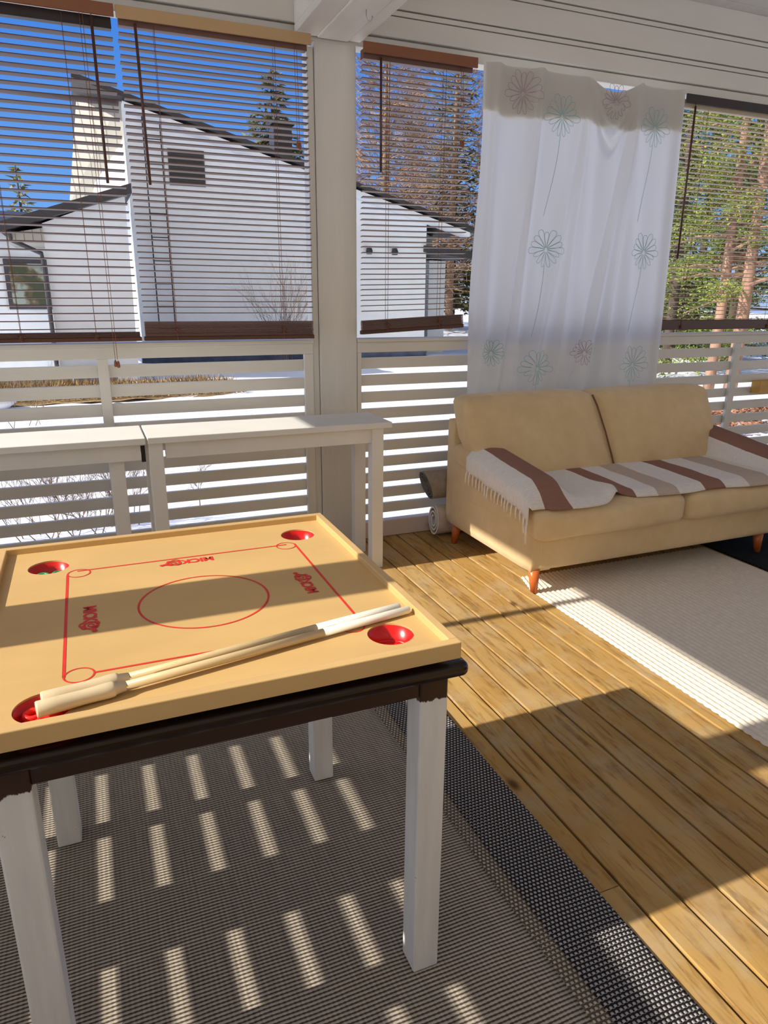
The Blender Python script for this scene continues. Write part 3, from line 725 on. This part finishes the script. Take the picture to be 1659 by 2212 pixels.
# side panels under the arms and the back panel
for (a, b_) in ((SX0, SX0 + .13), (SX1 - .13, SX1)):
    def sf(v):
        top = (v[2] - .30) / .25; t = (v[1] - 2.66) / .82
        f = max(0, (2.70 - v[1]) / .07); return (v[0], v[1], (v[2] + (.10*t - .035)*max(0, top)) if f == 0 else v[2] - max(0, v[2] - .285) * f)
    rbox(a - .002, b_ + .002, 2.632, 3.50, .117, .52, 10, .30, fn=sf).build('side_panel', M_suede, S, smooth=True)
def bkf(v):
    return (v[0], v[1], v[2])
rbox(SX0 + .002, SX1 - .002, 3.44, 3.535, .122, .735, 10, .4).build('back_panel', M_suede, S, smooth=True)
def armtop(y): return .535 + .085 * min(1, max(0, (y - 2.72) / .70))
for k, (a, b_) in enumerate(((SX0 - .022, SX0 + .178), (SX1 - .178, SX1 + .022))):
    def af(v):
        t = (v[1] - 2.665) / .80; return wr((v[0], v[1], v[2] + .085*t - .004), .004, 5)
    rbox(a, b_, 2.665, 3.46, .405, .535, 12, .88, (.004, .012, .012), fn=af).build('arm_pad', M_suede, S, smooth=True)
def seatf(v): return wr(v, .006, 7)
for (a, b_) in ((SX0 - .006, 2.757), (2.765, SX1 + .006)):
    def sf2(v, a=a, b_=b_):
        f = max(0, (2.78 - v[1]) / .2); v = Vector(v); v.z -= .006 * f; return wr(v, .005, 7)
    rbox(a, b_, 2.572, 3.30, .287, .452, 14, .62, (.002, .018, .014), fn=sf2).build('seat_cushion', M_suede, S, smooth=True)
# arms narrow the back of the seat cushions; back cushions lean against the back panel
for (a, b_) in ((SX0 - .022, 2.712), (2.708, 3.565)):
    def bf(v, a=a, b_=b_):
        u = (v[2] - .44) / .43; side = 0
        x = v[0]; cxm = (a + b_) / 2
        lowpinch = max(0, .5 - u) * .10
        if a < 2 and x < cxm: x = x + lowpinch * (cxm - x) / (cxm - a) * 1.6
        if a > 2 and x > cxm: x = x - lowpinch * (x - cxm) / (b_ - cxm) * 1.6
        # slanted seam between the two cushions
        if a < 2 and x > cxm: x += (.06 - .10 * u) * .6 * (x - cxm) / (b_ - cxm)
        if a > 2 and x < cxm: x += (.06 - .10 * u) * .6 * (cxm - x) / (cxm - a)
        return wr((x, v[1] + .20 * u, v[2]), .007, 5)
    rbox(a, b_, 3.10, 3.285, .435, .872, 16, .50, (.004, .035, .010), fn=bf).build('back_cushion', M_suede, S, smooth=True)
# dark tube along the line where the back cushions meet
MB().tube([(2.735, 3.115, .45), (2.722, 3.135, .52), (2.702, 3.19, .66), (2.683, 3.26, .80), (2.675, 3.30, .855)], .0045, 8).build('seam_line', M_seam, S, smooth=True)
for (x, y, sx, sy) in ((1.900, 2.655, .006, -.004), (1.905, 3.445, -.018, .004), (3.41, 2.665, .01, -.004), (3.56, 3.445, .018, .004)):
    MB().tube([(x, y, .128), (x + sx, y + sy, .012 if y < 3 else .001)], [.029, .017], 20).build('leg', M_legwood, S, smooth=True)

# ------------------------------------------------------------------ striped throw
def sstep(a, b_, x): t = min(1, max(0, (x - a) / (b_ - a))); return t*t*(3-2*t)
XA0, XA1 = SX0 - .029, SX1 + .029
def surf(x, y):
    """height of the throw's resting surface"""
    h = sstep(2.60, 2.74, y)
    at = .562 + .085 * min(1, max(0, (y - 2.72) / .70)) + .004
    seat = .476 - .012 * sstep(2.66, 2.58, y)
    al = 1 - sstep(SX0 + .15, SX0 + .245, x); ar = sstep(SX1 - .245, SX1 - .165, x)
    a = max(al, ar); rnd = 0
    d = (x - (SX0 + .08)) / .105
    if x < SX0 + .2: rnd = (-.045 if d < 0 else -.012) * d * d
    d = (x - (SX1 - .08)) / .105
    if x > SX1 - .2: rnd = (-.045 if d > 0 else -.006) * d * d
    z = seat + (at + rnd - seat) * a * h
    if a*h < 1: z += .006*(1-a*h)*(mnoise.noise(Vector((x*4, y*5, 2.))) + .5)
    z += .034 * exp(-((x - 2.31 - (y-2.6)*.25) / .045)**2) * sstep(2.92, 2.60, y)   # raised crease at the front edge
    return z
XS = []
x = XA0
while x <= XA1 + .001: XS.append(x); x += .0125
cols = [('o', d) for d in (.085, .065, .045, .028, .012)] + [('x', x) for x in XS] + [('p', d) for d in (.02, .05, .09, .13)]
mb = MB(); NV = 44; arcs = [0.0]; pts_prev = None
def yedge(x, v):
    yb = 3.27 - .02*sin(x*5) - .035*sstep(2.05, 1.86, x); 
    yf = 2.585 + .012*sin(x*11) + .012*sin(x*5+1) + .045*exp(-((x-2.36)/.06)**2)
    if x < SX0 + .05: yf += .02
    return yf + (yb - yf)*v
def bp(c, v):
    k, q = c
    if k == 'x':
        y = yedge(q, v); z = surf(q, y)
        if v < .08: z -= .03*(1 - v/.08)**2 * .7
        return Vector((q, y, z))
    if k == 'o':
        y = yedge(XA0, v); z = surf(XA0, y) - q; return Vector((XA0 - .006 - .004*sin(y*30), y + (.02*(1-v)), z))
    y = yedge(XA1, v); return Vector((XA1 + .006, y, surf(XA1, y) - q))
P = [[bp(c, j/NV) for j in range(NV+1)] for c in cols]
for i in range(1, len(cols)): arcs.append(arcs[-1] + (P[i][NV//2] - P[i-1][NV//2]).length)
iref = min(range(len(cols)), key=lambda i: abs(P[i][NV//2].x - 2.13) + (0 if cols[i][0] == 'x' else 9)); xref = P[iref][NV//2].x
vs = []; base = 0
for i, c in enumerate(cols):
    for j in range(NV+1):
        v = j/NV; s_ = arcs[i] - arcs[iref] + xref; xx = P[i][j].x
        seatw = sstep(SX0 + .15, SX0 + .35, xx) * (1 - .6*sstep(SX1 - .5, SX1 - .1, xx))
        mb.uv[len(vs)] = (s_ - (v - .5) * .05 * seatw, v); vs.append(P[i][j])
mb.add(vs, [(i*(NV+1)+j, (i+1)*(NV+1)+j, (i+1)*(NV+1)+j+1, i*(NV+1)+j+1) for i in range(len(cols)-1) for j in range(NV)])
BL = thing('throw_blanket', (2.7, 2.95, .46), 'cream wool throw with brown and tan stripes spread over the sofa seat and arms', 'blanket')
mb.build('cloth', M_blanket, BL, smooth=True, solid=.005)
mb = MB(); rnd = random.Random(3)
for k in range(19):
    v = .012 + .965 * k / 18; p = bp(('o', .083), v); L = .062 + rnd.uniform(-.006, .010)
    if v < .10: L += .06*(1 - v/.10)
    q = p + Vector((rnd.uniform(-.006, .000), rnd.uniform(-.008, .008), -L))
    for dy in (-.0032, .0032):
        mb.tube([p + Vector((.001, dy, .006)), p + (q-p)*.35 + Vector((-.003, dy*.5, 0)), q + Vector((0, dy*1.2, 0))], [.0042, .0036, .0024], 6)
mb.build('fringe', M_fringe, BL, smooth=True)

# ------------------------------------------------------------------ rolled rugs behind the sofa
def roll(x0, x1, y, z, r0, turns, mat, matend, label, squash=1., name='rolled_rug', tilt=.0):
    N = 26*turns; vs = []; th = r0 / (turns + .8) * .8
    prof = []
    for i in range(N + 1):
        a = 2*pi*i/26; rr = r0 - (r0*.72) * i / N; prof.append((rr*cos(a + 1.9), rr*sin(a + 1.9)*squash))
    inner = [((rr_ * (1 - th*.62 / max(.02, sqrt(rr_**2 + zz_**2)))), zz_ * (1 - th*.62 / max(.02, sqrt(rr_**2 + zz_**2)))) for rr_, zz_ in prof]
    mb = MB(); n = len(prof)
    for X in (x0, x1):
        for yy, zz in prof: vs.append((X + tilt*zz, y + yy, z + zz + (X-x0)*.0))
        for yy, zz in inner: vs.append((X + tilt*zz, y + yy, z + zz))
    fo = []; fi = []; fe = []
    for i in range(n-1):
        fo.append((i, i+1, 2*n+i+1, 2*n+i)); fi.append((n+i, 3*n+i, 3*n+i+1, n+i+1)); fe.append((i, n+i, n+i+1, i+1)); fe.append((2*n+i, 2*n+i+1, 3*n+i+1, 3*n+i))
    b = mb.add(vs, fo, 0); 
    for f in fi: mb.f.append([q+b for q in f]); mb.m.append(0)
    for f in fe: mb.f.append([q+b for q in f]); mb.m.append(1)
    return tag(mb.build(name, [mat, matend], smooth=False), label, 'rug')
roll(1.775, 3.3, 3.617, .325, .079, 4, M_rolled, M_rolledend, 'grey brown rug rolled up between the sofa back and the railing', 1.22, tilt=-.35)
roll(1.83, 3.2, 3.614, .104, .074, 3, M_bundle, M_fringe, 'cream rug rolled up on the deck underneath the grey brown roll', 1.40)

# small wooden offcut on the railing at the right edge
o = MB().box(4.437, 4.64, YW - .045, YW + .0295, .735, .825).build('wooden_block', M_orange, bevel=.004)
r = tag(o, 'yellow pine block fixed to the railing at the right edge above the sofa arm', 'wooden block')

# ------------------------------------------------------------------ outside: ground
mb = MB()
def gf(u, v):
    x = -40 + 110*u; y = -30 + 130*v
    d = max(0, y - 4)
    z = -.62 + .10*mnoise.noise(Vector((x*.25, y*.25, 0))) + .045*mnoise.noise(Vector((x*1.3, y*1.3, 3))) + .03*mnoise.noise(Vector((x*3.1, y*3.1, 5)))
    if -1.5 < x < 6.5 and -4 < y < 4.5: z = min(z, -.55)
    z += max(0, y - 45)*.02
    return (x, y, z)
mb.grid(gf, 220, 220)
struct(mb.build('snow_ground', M_snow, smooth=True))

# neighbour's house
H = thing('white_house', (6, 24, -.9), 'white rendered house with a long sloping black roof beyond the snow', 'house')
YH = 22.
wall = [(1.55,-.95),(1.56,6.28),(2.6,6.02),(10.6,3.80),(10.6,-.95)]
MB().prism([(x, YH, z) for x, z in wall][::-1], (0, 9, 0)).build('wall', M_housew, H, recalc=True)
MB().box(1.50, 10.66, YH - .06, YH + 9.0, -1.0, -.40).build('plinth', M_plinth, H)
rt = [(.40, 6.62), (12.15, 3.38)]
def roofz(x): return 6.62 + (x - .40) * (3.38 - 6.62) / (12.15 - .40)
MB().hexa([(.40, YH-.55, 6.53), (12.15, YH-.55, 3.34), (12.15, YH+9.5, 3.34), (.40, YH+9.5, 6.53), (.40, YH-.55, 6.66), (12.15, YH-.55, 3.46), (12.15, YH+9.5, 3.46), (.40, YH+9.5, 6.66)]).build('roof', M_roof, H)
MB().hexa([(1.56, YH-.54, 6.02), (11.9, YH-.54, 3.20), (11.9, YH-.02, 3.20), (1.56, YH-.02, 6.02), (1.56, YH-.54, 6.12), (11.9, YH-.54, 3.33), (11.9, YH-.02, 3.33), (1.56, YH-.02, 6.12)]).build('soffit', M_housew, H)
# clad side on the left, its sunlit patch put in as a white prism
MB().prism([(.50, YH+1.2, 6.42), (1.57, YH+.02, 6.3), (1.55, YH+.02, 4.0), (.02, YH+1.2, 3.75)], (0, 4, 0)).build('clad_wall', M_clad, H, recalc=True)
MB().prism([(1.56, YH-.03, 5.35), (1.56, YH-.03, 3.9), (.62, YH+.62, 3.9), (.72, YH+.55, 4.25)], (0, .05, 0)).build('sunlit_patch', M_housew, H, recalc=True)
fr = MB().box(2.66, 3.64, YH - .03, YH + .02, 4.26, 5.18).build('vent_window', M_frame, H)
mb = MB()
for i in range(8): mb.box(2.70, 3.60, YH - .045, YH - .03, 4.30 + i*.11, 4.37 + i*.11)
mb.build('louvres', M_iron, fr)
# chimney
ch = MB().box(6.05, 6.62, YH + 1.5, YH + 2.1, 4.6, 6.35).build('chimney', M_roof, H)
MB().box(5.98, 6.69, YH + 1.43, YH + 2.17, 6.35, 6.45).build('chimney_cap', M_iron, ch)
MB().tube([(6.1, YH+1.7, 6.45), (6.2, YH+1.7, 6.62), (6.35, YH+1.7, 6.68), (6.5, YH+1.7, 6.62), (6.58, YH+1.7, 6.45)], .03, 6).build('chimney_hood', M_iron, ch)
# wall ladder
mb = MB()
for x in (2.05, 2.50): mb.tube([(x, YH-.12, .2), (x, YH-.12, 5.9)], .018, 6)
z = .4
while z < 5.8: mb.tube([(2.05, YH-.12, z), (2.50, YH-.12, z)], .014, 6); z += .62
mb.build('wall_ladder', M_iron, H)
for x in (8.55, 9.42):
    l = MB().lathe([(.0,0),(.09,0),(.11,.10),(.07,.20),(0,.2)], (x, YH-.16, 2.60), 14).build('wall_lamp', M_iron, H, smooth=True)
    MB().box(x-.03, x+.03, YH-.16, YH, 2.76, 2.80).build('lamp_bracket', M_iron, l)
# entrance corner at the right end
MB().box(10.6, 11.9, YH + 2.2, YH + 2.4, -.9, 3.4).build('porch_wall', M_housew, H)
d = MB().box(10.75, 11.55, YH + 2.1, YH + 2.2, -.6, 2.1).build('door', M_frame, H)
MB().box(10.95, 11.30, YH + 2.08, YH + 2.1, -.2, 1.9).build('door_pane', simple('grey door pane', (.30,.32,.36), .2, .1), d)
MB().hexa([(10.5, YH-.1, 2.72), (12.3, YH-.1, 2.55), (12.3, YH+2.3, 2.55), (10.5, YH+2.3, 2.72), (10.5, YH-.1, 2.92), (12.3, YH-.1, 2.78), (12.3, YH+2.3, 2.78), (10.5, YH+2.3, 2.92)]).build('porch_roof', M_roof, H)
MB().box(11.55, 12.2, YH + 1.7, YH + 2.2, -.9, 2.55).build('porch_pier', M_housew, H)

# left wing with its window
Wg = thing('house_wing', (0, 20, -.9), 'low white wing of the house with dark framed window at the left', 'house')
YG = 18.
MB().prism([(-.58, YG, -.9), (1.13, YG, -.9), (1.18, YG, 3.5), (-.58, YG, 2.82)], (0, 4.2, 0)).build('wall', M_housew, Wg, recalc=True)
MB().hexa([(-1.40, YG-.25, 2.60), (1.32, YG-.25, 3.50), (1.32, YG+4.2, 3.50), (-1.40, YG+4.2, 2.60), (-1.40, YG-.25, 2.80), (1.32, YG-.25, 3.70), (1.32, YG+4.2, 3.70), (-1.40, YG+4.2, 2.80)]).build('roof', M_roof, Wg)
MB().hexa([(-1.30, YG-.1, 2.42), (-.58, YG-.1, 2.42), (-.58, YG+2.4, 2.42), (-1.30, YG+2.4, 2.42), (-1.30, YG-.1, 2.58), (-.58, YG-.1, 2.72), (-.58, YG+2.4, 2.72), (-1.30, YG+2.4, 2.58)]).build('soffit', M_clad, Wg)
MB().tube([(-1.25, YG-.2, 2.62), (-1.2, YG-.05, 2.45), (-.66, YG-.08, 2.20), (-.64, YG-.08, 1.9), (-.64, YG-.08, -.8)], .05, 8).build('downpipe', M_frame, Wg)
MB().box(-6, -.58, YG + 2.3, YG + 2.6, -.9, 2.75).build('rear_wall', M_housew, Wg)
wf = MB().box(-1.62, -.62, YG + 2.22, YG + 2.3, .98, 2.16).build('window_frame', M_frame, Wg)
MB().box(-1.52, -.72, YG + 2.20, YG + 2.22, 1.10, 2.06).build('window_pane', M_glass, wf)
MB().hexa([(-6, YG+1.2, 2.75), (-1.0, YG+1.2, 2.75), (-1.0, YG+4, 3.3), (-6, YG+4, 3.3), (-6, YG+1.2, 2.85), (-1.0, YG+1.2, 2.85), (-1.0, YG+4, 3.4), (-6, YG+4, 3.4)]).build('rear_roof', M_roof, Wg)
o = MB().box(-4.2, -.35, 17.2, 17.6, -.8, -.22).build('timber_deck', M_clad); tag(o, 'cream timber terrace edge at the foot of the house wing', 'terrace')
o = MB().box(-.30, .62, 17.3, 17.7, -.8, -.20).build('grey_chest', simple('blue grey chest', (.27,.29,.36), .5, .1)); tag(o, 'blue grey storage chest beside the timber terrace edge', 'chest')

# dry flower bed with a few snowy stones
mb = MB(); rnd = random.Random(11)
mb.grid(lambda u, v: (-2.7 + 5.8*u, 14.5 + 2.6*v, -.60 + .10*sin(pi*u)*sin(pi*v) + .05*mnoise.noise(Vector((u*9, v*5, 1)))), 40, 14)
for k in range(5200):
    x = rnd.uniform(-2.6, 3.0); y = rnd.uniform(14.6, 17.0); h = rnd.uniform(.06, .22); a = rnd.uniform(0, 2*pi); z = -.56
    mb.add([(x, y, z), (x + .03*cos(a), y + .03*sin(a), z), (x + rnd.uniform(-.10,.10), y + rnd.uniform(-.10,.10), z + h)], [(0,1,2)])
o = mb.build('dry_grass', M_dry); tag(o, 'strip of dry brown grass showing through the snow before the house', 'grass', kind='stuff')
def stone(x, y, z, s, mat, label, name='garden_stone', cat='stone'):
    mb = MB(); mb.lathe([(0,-.5),(.7,-.4),(1,0),(.75,.4),(.3,.6),(0,.62)], (0,0,0), 14)
    mb.v = [(x + a*s*(1+.3*mnoise.noise(Vector((a,b_,c+x)))), y + b_*s*.8, z + c*s*.7*(1+.25*mnoise.noise(Vector((a*2,b_*2,c))))) for a, b_, c in mb.v]
    return tag(mb.build(name, mat, smooth=True), label, cat)
stone(.43, 13.1, -.52, .20, M_stone, 'dark grey stone poking out of the snow left of the railing upright')
stone(4.6, 15.5, -.50, .22, M_redbrown, 'brown stone in the snow just left of the porch post')
stone(-1.6, 14.3, -.50, .35, M_snow, 'low mound of snow in front of the dry grass strip', 'snow_heap', 'snow heap')

# ------------------------------------------------------------------ trees and shrubs
def grow(mb, p, d, L, r, depth, rnd, spread=.55, kids=3, n=4, up=.12, minr=.0015):
    p = Vector(p); d = Vector(d).normalized(); q = p; pts = [q]; seg = 3
    for i in range(seg):
        d = (d + Vector((rnd.uniform(-1,1), rnd.uniform(-1,1), rnd.uniform(-1,1)+up*2))*.13).normalized(); q = q + d*L/seg; pts.append(q)
    mb.tube(pts, [max(minr, r*(1 - .5*i/seg)) for i in range(seg+1)], n, cap=False)
    if depth == 0: return
    for k in range(kids):
        t = rnd.uniform(.35, 1); b = pts[1] + (pts[-1] - pts[1])*t
        nd_ = (d + Vector((rnd.uniform(-1,1), rnd.uniform(-1,1), rnd.uniform(-.6,1)))*spread).normalized()
        grow(mb, b, nd_, L*rnd.uniform(.55,.8), r*.55, depth-1, rnd, spread, kids, n, up, minr)
def bare_shrub(x, y, z, stems, h, depth, label, seed, r=.008, spread=.6, mat=None, lean=.5):
    rnd = random.Random(seed); mb = MB()
    for k in range(stems):
        a = rnd.uniform(0, 2*pi); grow(mb, (x + rnd.uniform(-.25,.25)*lean*2, y + rnd.uniform(-.2,.2), z), (cos(a)*lean, sin(a)*lean, 1), h*rnd.uniform(.7,1), r, depth, rnd, spread, 3, 3)
    return tag(mb.build('bare_shrub', mat or M_twig), label, 'shrub', 'leafless shrubs in the snow')
bare_shrub(-.35, 6.2, -.62, 16, .42, 3, 'leafless shrub in the snow behind the far left corner of the game board', 21, .006, .7, lean=.6)
bare_shrub(.12, 6.3, -.62, 12, .40, 3, 'leafless shrub in the snow behind the railing upright', 22, .006, .7, lean=.5)
bare_shrub(.83, 6.5, -.62, 1, .34, 4, 'tiny leafless sapling in the snow behind the longer narrow table', 23, .007, .75, lean=.05)
bare_shrub(5.4, 20.6, -.7, 14, 1.5, 3, 'tall leafless climbing shrub in front of the house wall near the post', 24, .012, .45, lean=.28)
bare_shrub(-1.0, 12.2, -.62, 5, .5, 3, 'thin leafless shrub in the snow at the left edge', 25, .006, .7, lean=.5)

def needles(mb, c, rad, n, rnd, size, flat=.75, bias=(0,0,0)):
    for k in range(n):
        a = rnd.uniform(0, 2*pi); u = rnd.uniform(-1, 1); rr = rad * rnd.uniform(.15, 1)**.6; s = sqrt(1-u*u)
        p = Vector((c[0] + rr*s*cos(a), c[1] + rr*s*sin(a), c[2] + rr*u*flat))
        d = Vector((rnd.uniform(-1,1), rnd.uniform(-1,1), rnd.uniform(-.5,1))).normalized()*size*rnd.uniform(.6,1.3); w_ = d.orthogonal().normalized()*size*.22
        mb.add([p - w_, p + w_, p + d], [(0,1,2)])
def conifer(x, y, z, h, wd, label, seed, name='spruce_tree', size=.22, mat=None, dens=34, tip=.02):
    rnd = random.Random(seed); r = thing(name, (x, y, z), label, 'tree', 'evergreen trees around the houses')
    MB().tube([(x,y,z),(x,y,z+h*.98)], [h*.014+.05, .02], 8).build('trunk', M_bark, r, smooth=True)
    mb = MB(); L = int(h / .34)
    for i in range(L):
        t = i / L; zz = z + h*(.08 + .92*t); R = wd*(1-t)**.85*rnd.uniform(.8,1.1) + tip; nb = max(4, int(11*(1-t)) + 3)
        for k in range(nb):
            a = rnd.uniform(0, 2*pi); rr = R*rnd.uniform(.7, 1.1)
            for q in range(max(3, int(dens*rr/wd*.8))):
                f = rnd.uniform(.1, 1); sp_ = .25*(1-f*.6)*rr + .05
                p = Vector((x + cos(a)*rr*f + rnd.uniform(-sp_, sp_)*.6, y + sin(a)*rr*f + rnd.uniform(-sp_, sp_)*.6, zz - .25*rr*f + rnd.uniform(-.08,.08)))
                d = Vector((cos(a) + rnd.uniform(-.8,.8), sin(a) + rnd.uniform(-.8,.8), rnd.uniform(-.7,.3))).normalized()*size*rnd.uniform(.6,1.3); w_ = d.orthogonal().normalized()*size*.26
                mb.add([p - w_, p + w_, p + d], [(0,1,2)])
    mb.build('crown', mat or M_spruce, r); return r
conifer(10.75, 42, -.5, 13.6, 3.3, 'dark spruce rising behind the house roof left of the post', 31, size=.30, dens=150, tip=.35)
conifer(-1.95, 37, -.5, 7.3, 1.6, 'small dark spruce behind the low wing at the left edge', 32, size=.3, dens=16)
conifer(21.0, 40, -.5, 19, 3.2, 'tall spruce seen through the gap beside the curtain', 33, size=.36, dens=30)
def larch(x, y, z, h, label, seed):
    rnd = random.Random(seed); r = thing('bare_larch', (x, y, z), label, 'tree', 'bare brown larches behind the house')
    MB().tube([(x,y,z),(x+.1,y,z+h)], [.26,.03], 8).build('trunk', M_twig2, r, smooth=True)
    mb = MB(); n = int(h*13)
    for i in range(n):
        t = i/n; zz = z + h*(.12 + .88*t); R = (h*.20)*(1-t)**.7 + .25; a = rnd.uniform(0, 2*pi)
        grow(mb, (x, y, zz), (cos(a), sin(a), rnd.uniform(-.15,.3)), R*rnd.uniform(.6,1.0), .03*(1-t)+.012, 2, rnd, .55, 4, 3, .05, .010)
    mb.build('branches', M_twig2, r); return r
larch(14.9, 36, -.5, 16, 'bare brown larch behind the roof, seen through the blind right of the post', 41)
larch(19.6, 37.5, -.5, 17.5, 'bare brown larch behind the roof, close to the curtain edge', 42)
larch(18.8, 45, -.5, 16, 'bare brown larch farther back between the two nearer larches', 43)

def pine(x, y, z, h, r0, label, seed, lean=.02, clumps=40, crown0=.35, cr=2.0, size=.16, per=95, bark=None):
    size *= .52; per = int(per * 2.7)
    rnd = random.Random(seed); r = thing('pine_tree', (x, y, z), label, 'tree', 'pine trees beyond the right railing')
    pts = [(x + lean*h*t + .04*sin(t*9), y, z + h*t) for t in [i/10 for i in range(11)]]
    MB().tube(pts, [r0*(1-.75*t/10) for t in range(11)], 12).build('trunk', bark or M_pinebark, r, smooth=True)
    mb = MB(); br = MB()
    for k in range(clumps):
        t = crown0 + (1-crown0)*(k/clumps); a = rnd.uniform(0, 2*pi); rr = cr*(1-.55*(t-crown0)/(1-crown0))*rnd.uniform(.45,1)
        b = Vector((x + lean*h*t, y, z + h*t)); e = b + Vector((cos(a)*rr, sin(a)*rr, rnd.uniform(-.5,.3)))
        br.tube([b, (b+e)/2 + Vector((0,0,.1)), e], [.035,.025,.01], 4, cap=False)
        for f in (.55, .8, 1.0): needles(mb, b + (e-b)*f + Vector((0,0,.08)), .42, per//3, rnd, size, .6)
    br.build('boughs', bark or M_pinebark, r); mb.build('crown', M_pine, r); return r
pine(12.70, 11.2, -.8, 11, .145, 'pine with a reddish trunk, the right of the two trunks beyond the right railing', 51, .012, 80, .20, 2.3)
pine(12.40, 11.5, -.8, 11, .12, 'pine with a reddish trunk, the left of the two trunks beyond the right railing', 52, .010, 80, .20, 2.1)
pine(15.0, 15.5, -.8, 12, .16, 'bushy pine behind the two pine trunks', 53, -.01, 120, .04, 2.4, .2, bark=M_bark)
pine(19.5, 17.5, -.8, 13, .18, 'bushy pine at the right edge farther back', 54, .0, 120, .04, 2.8, .2, bark=M_bark)
pine(17.3, 19.5, -.8, 11, .16, 'pine beside the curtain edge in front of the yellow house', 55, .01, 110, .06, 2.4, .22, bark=M_bark)
pine(24.5, 24, -.8, 14, .2, 'large pine farthest back on the right', 56, .0, 120, .05, 3.4, .3, 110, M_bark)
conifer(16.6, 21.5, -.8, 4.6, 1.9, 'dark low spruce beyond the right railing next to the curtain', 57, size=.24, dens=40, mat=M_bush)
conifer(22.5, 22.5, -.8, 5.0, 2.2, 'dark low spruce behind the pine trunks at the right', 58, size=.24, dens=40, mat=M_bush)
conifer(19.5, 23.5, -.8, 4.0, 2.0, 'dark low spruce in the middle of the right window', 59, size=.24, dens=40, mat=M_bush)
# yellow house in the distance
Y = thing('yellow_house', (31, 38, -.8), 'distant pale yellow house glimpsed between the pines at the right', 'house')
MB().box(27, 36, 38, 44, -.8, 4.6).build('wall', M_yellow, Y)
MB().prism([(26.5, 37.5, 4.6), (36.5, 37.5, 4.6), (31.5, 37.5, 7.0)], (0, 7, 0)).build('roof', M_roof, Y, recalc=True)
for x in (28.4, 31, 33.8):
    f = MB().box(x, x + 1.1, 37.94, 38, 1.2, 2.8).build('window', M_housew, Y); MB().box(x + .1, x + 1.0, 37.92, 37.94, 1.3, 2.7).build('pane', M_glass, f)
# reddish needle litter under the pines
mb = MB(); rnd = random.Random(5)
for k in range(2400):
    x = rnd.uniform(9.0, 16.0); y = rnd.uniform(7.8, 9.8); a = rnd.uniform(0, 2*pi)
    mb.add([(x, y, -.58), (x + .12*cos(a), y + .12*sin(a), -.57), (x + .08*cos(a+1), y + .08*sin(a+1), -.53)], [(0,1,2)])
o = mb.build('needle_litter', M_redbrown); tag(o, 'patch of reddish fallen needles on the snow under the right hand pines', 'needles', kind='stuff')
